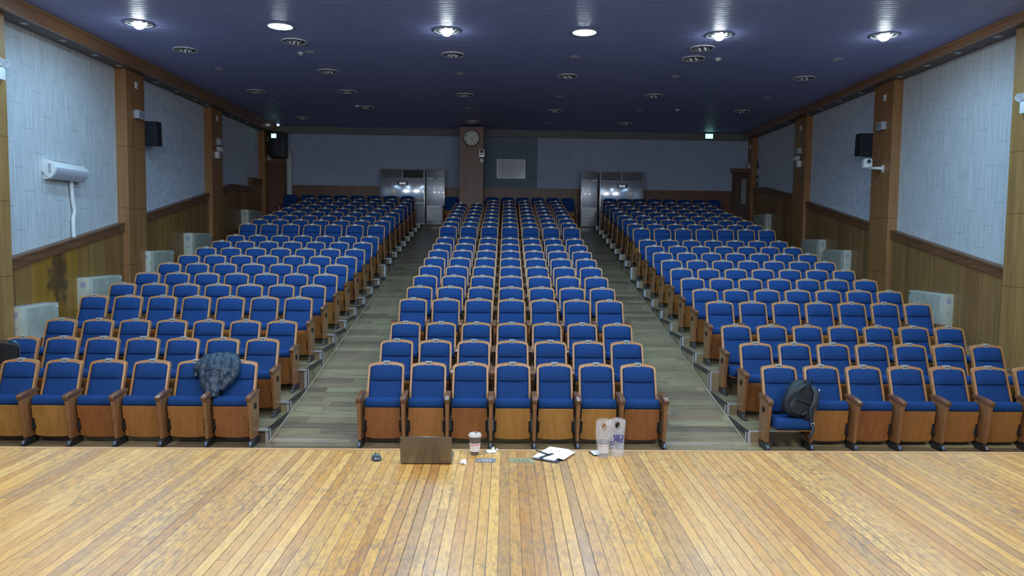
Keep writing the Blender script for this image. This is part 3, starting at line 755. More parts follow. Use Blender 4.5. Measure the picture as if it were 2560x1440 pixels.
for k, (x, y, lab) in enumerate([(-4.54, 16.55, 'small white dome detector beside a flat disc, left ceiling'), (4.63, 16.57, 'small white dome detector right of the two close unlit lights'), (5.22, 22.99, 'small white dome detector far back at right of ceiling'), (-4.60, 23.03, 'small white dome detector touching a rear left ceiling light')]):
    root = thing('smoke_detector', lab, 'detector', (x, y, CEIL), group='ceiling detectors')
    t = MB(); t.lathe([(0.07, 0.0), (0.07, -0.018), (0.058, -0.024)], (0, 0, 0), 20); t.build('base', 'white', root, smooth=True)
    t = MB(); t.lathe([(0.045, -0.022), (0.042, -0.045), (0.02, -0.062), (0.0, -0.065)], (0, 0, 0), 16); t.build('dome', 'grey', root, smooth=True)
# small round lights in the soffits
sp0 = None
for side, xs_, zb, ylist in (('left', -8.66, SOFL, [13.6, 14.75, 15.9, 16.85, 18.6, 19.75, 20.9, 21.7, 23.6, 25.0]), ('right', 9.06, SOFR, [13.9, 15.1, 16.2, 17.3, 19.2, 20.4, 21.6, 22.5, 24.2, 25.6])):
    for k, y in enumerate(ylist):
        lab = 'small round unlit spot in the %s soffit, %s from the front' % (side, ORD[k] if k else 'nearest')
        if sp0 is None:
            sp0 = thing('soffit_spotlight', lab, 'spotlight', (xs_, y, zb+0.012), group='soffit spotlights')
            t = MB(); t.lathe([(0.075, 0.0), (0.077, -0.006), (0.062, -0.010)], (0, 0, 0), 20, cap=False); t.build('trim_ring', 'grey', sp0, smooth=True)
            t = MB(); t.lathe([(0.064, -0.002), (0.050, -0.006), (0.0, -0.004)], (0, 0, 0), 16); t.build('lens', 'white', sp0)
            reg(sp0)
        else: dup(sp0, (xs_, y, zb+0.012), 0, lab)

# ------------------------------------------------------------------ wall equipment
def wall_box(name, side, xi, y0, y1, z0, z1, depth, mat, label, cat, bevel=0.008, group=None, lid=None):
    s = -1 if side == 'left' else 1
    b = MB(); b.box(min(xi, xi-s*depth), max(xi, xi-s*depth), y0, y1, z0, z1)
    o = b.build(name, mat, None, bevel=bevel); tag(o, label, cat, group)
    if lid:
        l = MB(); xx = xi-s*(depth+0.004); l.box(min(xx, xx+s*0.004), max(xx, xx+s*0.004), y0+0.03, y1-0.03, z0+0.04, z1-0.04); l.build('cover', lid, o)
    return o
wall_box('alarm_box', 'left', -8.63, 17.39, 17.68, 5.33, 5.52, 0.11, 'grey', 'grey box on the nearest left pilaster', 'wall box', group='pilaster boxes', lid='silver')
wall_box('alarm_box', 'left', -8.64, 22.30, 22.56, 5.32, 5.52, 0.11, 'grey', 'grey box on the second left pilaster, above the twin lamp', 'wall box', group='pilaster boxes', lid='silver')
wall_box('alarm_box', 'left', -8.65, 27.05, 27.30, 5.36, 5.55, 0.11, 'grey', 'dim grey box on the rearmost left pilaster', 'wall box', group='pilaster boxes', lid='silver')
wall_box('alarm_box', 'right', 9.09, 17.88, 18.17, 5.37, 5.56, 0.11, 'grey', 'silver box on the nearest right pilaster above the camera', 'wall box', group='pilaster boxes', lid='silver')
wall_box('alarm_box', 'right', 9.10, 22.98, 23.25, 5.36, 5.55, 0.11, 'grey', 'grey box on the second right pilaster, above the twin lamp', 'wall box', group='pilaster boxes', lid='silver')
wall_box('alarm_box', 'right', 9.08, 27.70, 27.92, 5.35, 5.54, 0.10, 'grey', 'dim grey box on the rearmost right pilaster', 'wall box', group='pilaster boxes', lid='silver')
for side, xi, y, z0, lab in (('left', -8.63, 17.47, 6.02, 'small white sensor high on the nearest left pilaster'), ('left', -8.64, 22.33, 6.04, 'small white sensor high on the second left pilaster'), ('left', -8.65, 27.10, 6.05, 'small white sensor high on the rearmost left pilaster'),
        ('right', 9.09, 17.95, 6.06, 'small white sensor high on the nearest right pilaster'), ('right', 9.10, 23.07, 6.08, 'small white sensor high on the second right pilaster'), ('right', 9.08, 27.74, 6.08, 'small white sensor high on the rearmost right pilaster')):
    s = -1 if side == 'left' else 1
    root = thing('wall_sensor', lab, 'sensor', (xi, y+0.05, z0), group='pilaster sensors')
    b = MB(); b.box(-0.02 if s > 0 else 0, 0 if s > 0 else 0.02, -0.055, 0.055, 0, 0.15); b.build('housing', 'white', root, bevel=0.006, seg=1)
    b = MB(); b.box(-0.024 if s > 0 else 0.02, -0.02 if s > 0 else 0.024, -0.03, 0.03, 0.03, 0.06); b.build('window', 'grey', root)
# twin emergency lamps
def em_light(side, xi, y, z, lab):
    s = -1 if side == 'left' else 1
    root = thing('emergency_light', lab, 'emergency light', (xi, y, z), group='twin emergency lamps')
    b = MB(); b.box(min(0, -s*0.10), max(0, -s*0.10), -0.11, 0.09, -0.12, 0.08); b.build('battery_box', 'white', root, bevel=0.01)
    for dy in (-0.02, 0.14):
        h = MB(); c = Vector((-s*0.07, dy, 0.17)); d = Vector((-s*0.5, -0.7 if dy > 0 else -0.85, -0.1)).normalized()
        u = d.cross(Vector((0, 0, 1))).normalized(); w_ = u.cross(d)
        rs = [[c + d*t + rr*(math.cos(2*PI*k/14)*u+math.sin(2*PI*k/14)*w_) for k in range(14)] for t, rr in ((-0.06, 0.015), (-0.04, 0.045), (0.0, 0.065), (0.05, 0.075), (0.055, 0.066), (0.045, 0.01))]
        h.rings(rs); h.build('lamp_head', 'grey', root, smooth=True)
    b = MB(); b.box(min(-s*0.04, -s*0.09), max(-s*0.04, -s*0.09), -0.02, 0.14, 0.07, 0.13); b.build('bracket', 'grey', root, bevel=0.005, seg=1)
em_light('left', -8.64, 22.29, 5.04, 'white twin emergency lamp on the second left pilaster')
em_light('right', 9.10, 23.10, 5.08, 'white twin emergency lamp on the second right pilaster')
em_light('right', 9.05, 12.95, 5.05, 'white emergency lamp cut by the right edge of the photo')
em_light('left', -8.62, 12.75, 5.35, 'white emergency lamp cut by the left edge of the photo')
# hung loudspeakers
def loudspeaker(side, x0, x1, y0, y1, z0, z1, lab, tilt):
    root = thing('wall_loudspeaker', lab, 'loudspeaker', ((x0+x1)/2, (y0+y1)/2, z0), group='black wall loudspeakers')
    hx, hy, hz = (x1-x0)/2, (y1-y0)/2, z1-z0
    b = MB(); b.box(-hx, hx, -hy+0.02, hy, 0, hz, rot=Matrix.Rotation(tilt, 3, 'X'), piv=(0, 0, hz/2)); b.build('cabinet', 'black', root, bevel=0.01)
    b = MB(); b.box(-hx+0.012, hx-0.012, -hy, -hy+0.02, 0.012, hz-0.012, rot=Matrix.Rotation(tilt, 3, 'X'), piv=(0, 0, hz/2)); b.build('grille', 'greybox', root, bevel=0.004, seg=1)
    s = -1 if side == 'left' else 1
    b = MB(); b.tube([(0, 0.0, hz*0.5), (s*(hx+0.02), 0.06, hz*0.5), (s*(abs((WL if s < 0 else WR)-(x0+x1)/2)), 0.10, hz*0.5)], 0.018, 8); b.build('bracket', 'blackmetal', root)
loudspeaker('left', -8.74, -8.40, 17.98, 18.28, 4.78, 5.36, 'black loudspeaker beside the nearest left pilaster', 0.05)
loudspeaker('right', 8.82, 9.16, 18.56, 18.88, 4.82, 5.38, 'black loudspeaker behind the nearest right pilaster', 0.05)
# PTZ camera on the right pilaster
def ptz(loc, lab, scale=1.0, arm=None):
    root = thing('ptz_camera', lab, 'camera', loc)
    b = MB(); b.prism([(-0.08, 0.02), (-0.075, 0.15), (-0.05, 0.175), (0.05, 0.175), (0.075, 0.15), (0.08, 0.02)], lambda q, y: (q[0]*scale, y*scale, q[1]*scale), -0.055, 0.06); b.build('body', 'white', root, bevel=0.01*scale)
    b = MB(); b.lathe([(0.085*scale, 0.0), (0.09*scale, 0.02*scale), (0.08*scale, 0.035*scale)], (0, 0, 0), 24); b.build('base', 'white', root, smooth=True)
    b = MB(); b.lathe([(0.046*scale, -0.05*scale), (0.05*scale, -0.075*scale), (0.036*scale, -0.082*scale), (0.03*scale, -0.07*scale)], (0, 0, 0.115*scale), 20, axis='y'); b.build('lens_ring', 'grey', root, smooth=True)
    b = MB(); b.lathe([(0.034*scale, -0.06*scale), (0.028*scale, -0.078*scale), (0.0, -0.084*scale)], (0, 0, 0.115*scale), 20, axis='y'); b.build('lens', 'black', root, smooth=True)
    if arm:
        b = MB(); b.prism([(-0.10, -0.012), (arm, -0.055), (arm, 0.03), (-0.10, 0.0)], lambda q, y: (q[0], y, q[1]), -0.04, 0.04); b.box(arm-0.012, arm, -0.06, 0.06, -0.11, 0.07); b.build('wall_bracket', 'white', root, bevel=0.004, seg=1)
    return root
ptz((8.70, 17.95, 4.46), 'white swivel camera on a bracket on the nearest right pilaster', 1.25, 0.39)
ptz((-0.89, 26.52, 5.56), 'white swivel camera on the clock pillar, right of the clock', 1.35)
b = MB(); b.box(-0.98, -0.80, 26.42, 26.62, 5.535, 5.558); o = b.build('camera_shelf', 'chrome', bevel=0.003, seg=1); tag(o, 'thin metal shelf under the camera on the clock pillar', 'shelf')
b = MB(); b.box(-0.95, -0.83, 26.50, 26.62, 5.33, 5.47); o = b.build('junction_box', 'white', bevel=0.008); tag(o, 'small white junction box below the camera on the clock pillar', 'junction box')
# clock
ck = thing('wall_clock', 'round wall clock with dark rim high on the pillar', 'clock', (-1.255, 26.62, 6.19))
t = MB(); t.lathe([(0.29, 0.0), (0.30, -0.03), (0.285, -0.055), (0.262, -0.05), (0.258, -0.03)], (0, 0, 0), 40, axis='y', cap=False); t.build('rim', simple('clock_rim', (0.10, 0.07, 0.055), 0.3), ck, smooth=True)
t = MB(); t.lathe([(0.262, -0.03), (0.0, -0.031)], (0, 0, 0), 40, axis='y'); t.build('dial', simple('clock_dial', (0.62, 0.66, 0.62), 0.5), ck)
for h in range(12):
    a = PI/2 - h*PI/6; text_mesh('numeral', str(12 if h == 0 else h), 0.085, M_['ink'], ck, (0.205*math.cos(a), -0.033, 0.205*math.sin(a)), (PI/2, 0, 0), 0.0015, 0, 'CENTER')
for nm, a, L, wd in (('hour_hand', math.radians(90-155), 0.12, 0.012), ('minute_hand', math.radians(90-60), 0.19, 0.008)):
    t = MB(); R = Matrix.Rotation(-a, 3, 'Y'); t.box(-0.02, L, -0.040, -0.036, -wd/2, wd/2, rot=R, piv=(0, -0.038, 0)); t.build(nm, 'ink', ck)
t = MB(); t.lathe([(0.015, -0.034), (0.015, -0.044)], (0, 0, 0), 14, axis='y'); t.build('hub', 'ink', ck)

# split air-conditioner on the left wall
ac = thing('wall_air_conditioner', 'white wall-mounted air conditioner on the grey left wall', 'air conditioner', (WL, 14.88, 3.70))
prof = [(0.0, 0.36), (0.07, 0.365), (0.16, 0.345), (0.24, 0.27), (0.275, 0.215), (0.255, 0.14), (0.21, 0.06), (0.155, 0.0), (0.14, 0.0), (0.0, 0.14)]
t = MB(); t.rings([[(q[0], y, q[1]) for q in prof] for y in (-0.57, 0.57)]); t.build('housing', 'white', ac, bevel=0.006, seg=2)
t = MB(); fp = [(0.272, 0.225), (0.280, 0.21), (0.260, 0.135), (0.214, 0.058), (0.17, 0.012), (0.160, 0.018), (0.205, 0.070), (0.25, 0.14)]
t.rings([[(q[0]+0.004, y, q[1]-0.003) for q in fp] for y in (-0.54, 0.54)]); t.build('front_panel', simple('pale_lilac_plastic', (0.52, 0.54, 0.64), 0.3), ac, bevel=0.003, seg=1)
t = MB()
for k in range(22):
    y = -0.48 + k*0.044; t.box(0.085, 0.185, y, y+0.022, 0.352, 0.362, rot=Matrix.Rotation(0.22, 3, 'Y'))
t.build('top_grille', 'grey', ac)
t = MB(); t.box(0.125, 0.185, -0.573, -0.570, 0.10, 0.28); t.build('spec_label', 'grey', ac)
t = MB(); t.tube([(0.215, -0.50, 0.078), (0.215, 0.54, 0.078)], 0.006, 6); t.build('louvre', 'darkgrey', ac)
t = MB(); t.box(0.0, 0.10, -0.52, -0.30, -0.01, 0.10); t.build('mounting_plate', 'white', ac)
t = MB(); pts = [(WL+0.06, 15.17, 3.72), (WL+0.06, 15.18, 3.50), (WL+0.055, 15.22, 3.30), (WL+0.06, 15.26, 3.12), (WL+0.05, 15.22, 2.95), (WL+0.06, 15.20, 2.78), (WL+0.06, 15.21, 2.58)]
t.tube(pts, [0.036, 0.036, 0.038, 0.035, 0.037, 0.036, 0.040], 10); o = t.build('pipe', 'white', smooth=True); tag(o, 'white taped pipe running down from the wall air conditioner', 'pipe')

# fan convector heaters along both walls
def heater(side, y0, y1, z0, z1, lab):
    s = -1 if side == 'left' else 1
    xf = -8.50 if side == 'left' else 8.98; xw = (WL if s < 0 else WR) - s*0.122
    root = thing('convector_heater', lab, 'heater', (xw, (y0+y1)/2, z0), group='cream wall heaters')
    d = abs(xw-xf); L = (y1-y0)/2; H = z1-z0; X = lambda v: -s*v
    def bx(m_, a, b_, y_a, y_b, z_a, z_b): m_.box(min(X(a), X(b_)), max(X(a), X(b_)), y_a, y_b, z_a, z_b)
    t = MB(); bx(t, 0, d-0.012, -L, L, 0.0, H); t.build('casing', 'cream', root, bevel=0.008)
    t = MB(); bx(t, d-0.012, d, -L+0.13, L-0.02, 0.02, H-0.03); t.build('front_panel', simple('cream_front', (0.40, 0.43, 0.38), 0.5, noise=0.15, nscale=5), root, bevel=0.004, seg=1)
    t = MB(); bx(t, d*0.3, d*0.7, -L-0.003, -L, H*0.70, H*0.86); bx(t, d*0.3, d*0.7, -L-0.003, -L, H*0.38, H*0.42); t.build('label_stickers', simple('sticker', (0.35, 0.36, 0.46), 0.4), root)
    t = MB(); bx(t, d*0.2, d*0.8, -L*0.9, L*0.9, H-0.002, H+0.004); t.build('top_grille', 'grey', root)
    t = MB(); t.lathe([(0.02, 0.0), (0.02, 0.012), (0.0, 0.014)], (X(d), L-0.06, H-0.07), 12, axis='x'); t.build('knob', 'white', root)
heater('left', 13.03, 14.11, 0.72, 1.345, 'cream heater at lower left, nearest, below the damp stain')
heater('left', 15.15, 16.45, 1.10, 1.75, 'cream heater against left wall, second from the front')
heater('left', 17.80, 19.05, 1.62, 2.25, 'cream heater just past the nearest left pilaster')
heater('left', 20.20, 21.50, 2.06, 2.70, 'grey-looking heater before the second left pilaster')
heater('left', 24.60, 25.93, 2.85, 3.50, 'dim heater near the rear of the left wall')
heater('right', 15.02, 16.36, 0.97, 1.615, 'cream heater nearest on the right wall, stickers on its end')
heater('right', 19.60, 20.87, 1.80, 2.445, 'cream heater past the nearest right pilaster, lower of a pair')
heater('right', 21.18, 22.49, 2.08, 2.725, 'cream heater past the nearest right pilaster, farther of a pair')
heater('right', 25.64, 26.96, 2.95, 3.60, 'dim heater near the rear of the right wall')

# floor-standing cabinet air conditioners at the back
def cabinet_ac(x0, x1, yf, wide, lab, dark_side=None):
    root = thing('floor_air_conditioner', lab, 'air conditioner', ((x0+x1)/2, yf+0.17, 3.12), group='silver floor-standing air conditioners')
    h = (x1-x0)/2; H = 2.03; D = 0.17
    t = MB(); t.box(-h, h, -D+0.02, D, 0, H); t.build('cabinet', 'silver', root, bevel=0.015)
    if wide:
        t = MB(); t.box(-h+0.04, h-0.04, -D-0.004, -D+0.03, 0.80, H-0.36)
        t.build('front_panel', simple('glossy_silver_panel', (0.42, 0.46, 0.52), 0.14, 0.5, coat=1.0, bump=0.3, nscale=1.6), root, bevel=0.02)
        for sx in (0, 1):
            g = MB(); a = -h+0.05 + sx*(h-0.03); b_ = a + h - 0.08
            g.box(a, b_, -D+0.004, -D+0.02, H-0.33, H-0.03, 1)
            for k in range(5): g.box(a, b_, -D-0.008, -D+0.018, H-0.31+k*0.056, H-0.285+k*0.056, 0, rot=Matrix.Rotation(0.5, 3, 'X'))
            g.build('outlet_grille', ['silver' if (dark_side is None or sx != dark_side) else 'darkgrey', 'black'], root)
        t = MB(); t.box(-0.17, 0.20, -D-0.012, -D, 1.44, 1.56); t.build('display_frame', 'darkgrey', root, bevel=0.01)
        t = MB(); t.box(-0.11, 0.13, -D-0.015, -D-0.011, 1.465, 1.535); t.build('display', simple('display_glass', (0.55, 0.60, 0.62), 0.1, emit=(0.7, 0.8, 0.85), es=0.35), root)
        t = MB(); t.box(-0.04, 0.07, -D-0.008, -D-0.003, 1.385, 1.40); t.build('badge', 'ink', root)
        t = MB(); t.box(-h+0.03, h-0.03, -D+0.0, -D+0.02, 0.06, 0.78); t.build('lower_panel', simple('lower_grey_panel', (0.26, 0.29, 0.32), 0.4), root, bevel=0.01)
    else:
        t = MB(); t.box(-h+0.02, h-0.02, -D-0.002, -D+0.02, 0.72, 1.66); t.build('front_panel', simple('silver_front', (0.42, 0.45, 0.50), 0.3, 0.3, coat=0.6), root, bevel=0.01)
        t = MB(); t.box(-h+0.03, h-0.03, -D, -D+0.02, H-0.32, H-0.04, 1)
        for k in range(5): t.box(-h+0.03, h-0.03, -D-0.02, -D+0.012, H-0.305+k*0.052, H-0.268+k*0.052, 0, rot=Matrix.Rotation(0.35, 3, 'X'))
        t.build('outlet_grille', ['refl', 'black'], root)
        t = MB(); t.box(-h+0.02, h-0.02, -D-0.008, -D+0.01, H-0.375, H-0.335); t.build('control_strip', 'white', root, bevel=0.004, seg=1)
        t = MB(); t.box(-0.08, 0.08, -D-0.011, -D-0.007, H-0.365, H-0.345); t.build('display', 'ink', root)
        t = MB(); t.box(-h+0.03, h-0.03, -D+0.003, -D+0.02, 0.15, 0.71, 1)
        for k in range(12): t.box(-h+0.03, h-0.03, -D-0.004, -D+0.006, 0.165+k*0.046, 0.181+k*0.046, 0)
        t.build('intake_grille', ['silver', 'black'], root)
cabinet_ac(-4.64, -2.99, 27.32, True, 'wide silver air conditioner cabinet left of the clock pillar', 1)
cabinet_ac(-2.92, -2.25, 27.10, False, 'narrow silver air conditioner tower left of the clock pillar')
cabinet_ac(2.72, 3.32, 27.10, False, 'narrow silver air conditioner tower right of the whiteboard')
cabinet_ac(3.44, 5.06, 27.42, True, 'wide silver air conditioner cabinet right of the narrow tower')
# whiteboard
wbd = thing('whiteboard', 'small framed whiteboard on the back wall right of the pillar', 'whiteboard', (0.16, backy(0)-0.02, 4.90))
t = MB(); t.box(-0.51, 0.51, -0.02, 0.0, 0.0, 0.66); t.build('board', simple('whiteboard_gloss', (0.46, 0.48, 0.50), 0.12, noise=0.12, nscale=4, coat=0.6), wbd)
t = MB(); t.box(-0.53, -0.505, -0.035, 0.0, -0.02, 0.68); t.box(0.505, 0.53, -0.035, 0.0, -0.02, 0.66); t.box(-0.53, 0.53, -0.03, 0.0, -0.02, 0.0); t.box(-0.53, 0.53, -0.03, 0.0, 0.655, 0.68); t.build('frame', 'alu', wbd)
# exit signs
M_['exit'] = simple('exit_sign_glow', (0.2, 0.8, 0.5), 0.4, emit=(0.35, 1.0, 0.72), es=2.0)
M_['exitmark'] = simple('exit_sign_mark', (0.9, 1.0, 0.95), 0.4, emit=(0.8, 1.0, 0.92), es=2.5)
def exit_sign(loc, lab, w_=0.30, h=0.19, hang=0.06):
    root = thing('exit_sign', lab, 'exit sign', loc, group='green exit signs')
    t = MB(); t.box(-w_/2, w_/2, -0.03, 0.03, 0, h); t.build('housing', 'darkgrey', root, bevel=0.005, seg=1)
    t = MB(); t.box(-w_/2+0.01, w_/2-0.01, -0.034, -0.030, 0.01, h-0.01); t.build('face', 'exit', root)
    # running figure
    t = MB(); q = lambda a, b_: t.tube([(a[0], -0.037, a[1]), (b_[0], -0.037, b_[1])], 0.007, 6)
    t.lathe([(0.014, -0.035), (0.014, -0.039)], (0.01, 0, h*0.80), 12, axis='y')
    q((0.0, h*0.70), (-0.01, h*0.45)); q((-0.01, h*0.45), (0.03, h*0.32)); q((0.03, h*0.32), (0.02, h*0.15)); q((-0.01, h*0.45), (-0.045, h*0.25)); q((0.0, h*0.66), (0.04, h*0.56)); q((0.0, h*0.66), (-0.04, h*0.52))
    t.build('running_figure', 'exitmark', root)
    t = MB(); t.tube([(0, 0, h), (0, 0, h+hang)], 0.01, 8); t.build('hanger', 'blackmetal', root)
exit_sign((7.47, 27.62, 6.41), 'green glowing exit sign at right end of the back wall')
exit_sign((-8.27, 26.62, 6.10), 'green glowing exit sign in the dark rear left corner', 0.20, 0.17, 0.39)
t = MB(); t.lathe([(0.05, 0.0), (0.05, -0.03), (0.03, -0.05), (0, -0.055)], (0, 0, 0), 16); o = t.build('emergency_spot', simple('small_lit_lens', (1, 1, 1), 0.3, emit=(0.8, 0.9, 1.0), es=1.5), smooth=True); o.location = (-8.24, 27.0, 6.64); tag(o, 'tiny lit white lamp on the ceiling above the left exit sign', 'lamp')
# black cabinet speaker high in the rear left corner, and the bulky white duct beside it
b = thing('corner_loudspeaker', 'large black box hanging in the dark rear left corner', 'loudspeaker', (-8.20, 27.02, 5.46))
t = MB(); t.box(-0.30, 0.26, -0.26, 0.16, 0, 0.90); t.build('cabinet', 'black', b, bevel=0.012)
t = MB(); t.box(-0.10, 0.02, -0.275, -0.26, 0.10, 0.85); t.build('grille', 'darkgrey', b)
t = MB(); t.tube([(-8.14, 27.42, 5.88), (-8.05, 27.42, 5.78), (-7.98, 27.42, 5.58), (-7.97, 27.42, 5.2), (-7.97, 27.42, 4.2), (-7.98, 27.42, 3.13)], [0.10, 0.115, 0.12, 0.115, 0.11, 0.10], 14); t.tube([(-8.12, 27.40, 5.48), (-8.04, 27.42, 5.38), (-7.98, 27.42, 5.15)], 0.07, 12)
o = t.build('vent_duct', simple('grey_white_duct', (0.50, 0.53, 0.54), 0.5), smooth=True); tag(o, 'pale fat duct running down the wall in the rear left corner', 'duct')
# dangling cords on the right rear bay
for k, (z0, z1) in enumerate(((5.35, 5.62), (4.98, 5.10), (4.65, 4.86))):
    t = MB(); t.tube([(9.27, 27.48, z0), (9.25, 27.46, (z0+z1)/2), (9.27, 27.47, z1)], [0.05, 0.035, 0.012], 8)
    o = t.build('hanging_cord_bundle', 'darkgrey', smooth=True); tag(o, 'dark cord bundle on the rear right wall, %s of three' % ['topmost', 'middle', 'lowest'][k], 'cord bundle', 'cord bundles')

# ------------------------------------------------------------------ loose black chair at far left
ch = thing('black_chair', 'loose black chair at the left edge beside the front row', 'chair', (-6.82, 9.98, 0.17))
t = MB(); rs = []
for k in range(9):
    u = -1+2*k/8; x = 0.22*u; y = 0.03 - 0.05*(1-u*u)
    rs.append([(x, y-0.014, 0.72), (x, y-0.016, 0.99-0.03*u*u), (x, y+0.002, 1.01-0.03*u*u), (x, y+0.014, 0.99-0.03*u*u), (x, y+0.014, 0.72)])
t.rings(rs); t.build('backrest', 'black', ch, smooth=True)
t = MB(); t.tube([(-0.235, 0.02, 0.0), (-0.235, 0.02, 0.45), (-0.235, 0.03, 0.92), (-0.215, 0.03, 0.985), (-0.17, 0.03, 1.015), (0, 0.0, 1.035), (0.17, 0.03, 1.015), (0.215, 0.03, 0.985), (0.235, 0.03, 0.92), (0.235, 0.02, 0.45), (0.235, 0.02, 0.0)], 0.012, 8); t.build('tube_frame', simple('dark_steel_tube', (0.10, 0.13, 0.15), 0.25, 0.8), ch, smooth=True)
t = MB(); t.box(-0.22, 0.22, -0.42, 0.0, 0.42, 0.47); t.build('seat', 'black', ch, bevel=0.02)
for sx in (-0.2, 0.2):
    t = MB(); t.tube([(sx, -0.38, 0.43), (sx, -0.42, -0.17)], 0.012, 8); t.build('leg', 'blackmetal', ch)

# ------------------------------------------------------------------ things on the stage front
def on_stage(x, y): return (x, y, SZ)
# laptop, lid towards the camera
lp = thing('laptop', 'open grey laptop on the stage edge, lid towards the camera', 'laptop', (-0.512, 4.81, SZ), 0.01)
t = MB(); t.box(-0.170, 0.170, 0.010, 0.245, 0.004, 0.018); t.build('base', simple('laptop_grey', (0.30, 0.29, 0.28), 0.32, 0.75), lp, bevel=0.003)
t = MB(); t.box(-0.155, 0.155, 0.035, 0.155, 0.018, 0.0195); t.build('keyboard', 'ink', lp)
R = Matrix.Rotation(math.radians(4), 3, 'X')
t = MB(); t.box(-0.170, 0.170, 0.0, 0.007, 0.006, 0.196, rot=Matrix.Rotation(math.radians(10), 3, 'X'), piv=(0, 0.0, 0.01)); lid = t.build('lid', simple('laptop_lid_metal', (0.20, 0.19, 0.185), 0.24, 0.8), lp, bevel=0.0025)
t = MB(); t.box(-0.163, 0.163, 0.0075, 0.0085, 0.014, 0.190, rot=Matrix.Rotation(math.radians(10), 3, 'X'), piv=(0, 0.0, 0.01)); t.build('screen', 'black', lid)
t = MB(); t.box(-0.166, -0.160, -0.0008, 0.0, 0.160, 0.182, rot=Matrix.Rotation(math.radians(10), 3, 'X'), piv=(0, 0.0, 0.01)); t.build('logo_tab', 'darkgrey', lid)
# mouse
ms = thing('computer_mouse', 'dark computer mouse on the stage left of the laptop', 'mouse', (-0.858, 4.91, SZ), 0.35)
t = MB(); rs = []
for k in range(11):
    a = k/10; y = -0.052+0.104*a; wd = 0.034*math.sin(PI*(0.06+0.88*a))**0.45; h = 0.036*math.sin(PI*(0.04+0.9*a))**0.6
    rs.append([(wd*math.cos(PI*j/10), y, 0.003+h*math.sin(PI*j/10)**0.8) for j in range(11)])
t.rings(rs); t.build('body', simple('mouse_shell', (0.035, 0.05, 0.07), 0.25, coat=0.6), ms, smooth=True, angle=60)
t = MB(); t.lathe([(0.010, -0.004), (0.010, 0.004)], (0, 0.026, 0.031), 14, axis='x'); t.build('scroll_wheel', 'ink', ms)
# iced coffee cups
coffee = simple('iced_coffee', (0.040, 0.014, 0.006), 0.15, spec=0.6)
def glassy(name, c=(0.9, 0.93, 0.95), alpha=0.10, rough=0.12):
    M, nt, b_ = new_mat(name); b_.inputs['Base Color'].default_value = col(c); b_.inputs['Roughness'].default_value = rough; b_.inputs['Alpha'].default_value = alpha; b_.inputs['Coat Weight'].default_value = 0.5
    return M
clear = glassy('clear_plastic')
def sleeve_mat():
    M, nt, b_ = new_mat('printed_cup_sleeve'); o, x, y, z = objxyz(nt)
    an = math_n(nt, 'ARCTAN2', x, math_n(nt, 'MULTIPLY', y, -1))
    u = math_n(nt, 'FRACT', math_n(nt, 'MULTIPLY', math_n(nt, 'ADD', an, 3.3), 2.4))
    f = ramp(nt, u, [(0.0, (0.80, 0.82, 0.84)), (0.16, (0.35, 0.45, 0.62)), (0.28, (0.85, 0.86, 0.86)), (0.40, (0.72, 0.20, 0.18)), (0.52, (0.80, 0.62, 0.25)), (0.62, (0.35, 0.55, 0.30)), (0.74, (0.86, 0.86, 0.88)), (0.88, (0.55, 0.45, 0.62))])
    n = noise_n(nt, o, 90, 3, 0.6)
    f = mix(nt, ramp(nt, n, [(0.42, (0, 0, 0)), (0.55, (1, 1, 1))]), f, (0.85, 0.87, 0.90))
    band = math_n(nt, 'MULTIPLY', math_n(nt, 'GREATER_THAN', z, 0.035), math_n(nt, 'LESS_THAN', z, 0.073))
    cc = mix(nt, band, (0.84, 0.86, 0.90), f)
    red = math_n(nt, 'MULTIPLY', math_n(nt, 'GREATER_THAN', z, 0.073), math_n(nt, 'LESS_THAN', z, 0.079))
    cc = mix(nt, red, cc, (0.65, 0.08, 0.06))
    nt.links.new(cc, b_.inputs['Base Color']); b_.inputs['Roughness'].default_value = 0.5
    return M
slv = sleeve_mat()
def cup(loc, lab, lidded):
    root = thing('iced_coffee_cup', lab, 'cup', loc, 0.3)
    rad = lambda z: 0.029 + 0.0135*z/0.135
    t = MB(); t.lathe([(0.0, 0.003), (rad(0)-0.002, 0.003)] + [(rad(z)-0.0025, z) for z in (0.01, 0.05, 0.09, 0.108)] + [(0.0, 0.108)], (0, 0, 0), 24, cap=False); t.build('iced_coffee', coffee, root, smooth=True)
    t = MB(); t.lathe([(0.0, 0.0), (rad(0), 0.0), (rad(0.07), 0.07), (rad(0.135), 0.135), (rad(0.135)+0.002, 0.137)], (0, 0, 0), 28, cap=False); t.build('cup_wall', clear, root, smooth=True)
    t = MB(); t.lathe([(rad(z)+0.0012, z) for z in (0.027, 0.05, 0.086)], (0, 0, 0), 28, cap=False); t.build('sleeve', slv, root, smooth=True)
    if lidded:
        t = MB(); t.lathe([(0.0445, 0.128), (0.047, 0.133), (0.046, 0.139), (0.042, 0.141), (0.040, 0.150), (0.030, 0.152), (0.0, 0.150)], (0, 0, 0), 28, cap=False); t.build('lid', glassy('clear_lid', (0.85, 0.9, 0.92), 0.55, 0.1), root, smooth=True)
        t = MB(); t.lathe([(0.010, 0.1525), (0.0, 0.1528)], (0.008, 0, 0), 12); t.build('drink_hole', 'ink', root)
cup((-0.199, 5.045, SZ), 'iced coffee cup with printed sleeve standing right of the laptop', True)
cup((0.694, 5.043, SZ), 'iced coffee cup standing inside the translucent carrier bag', False)
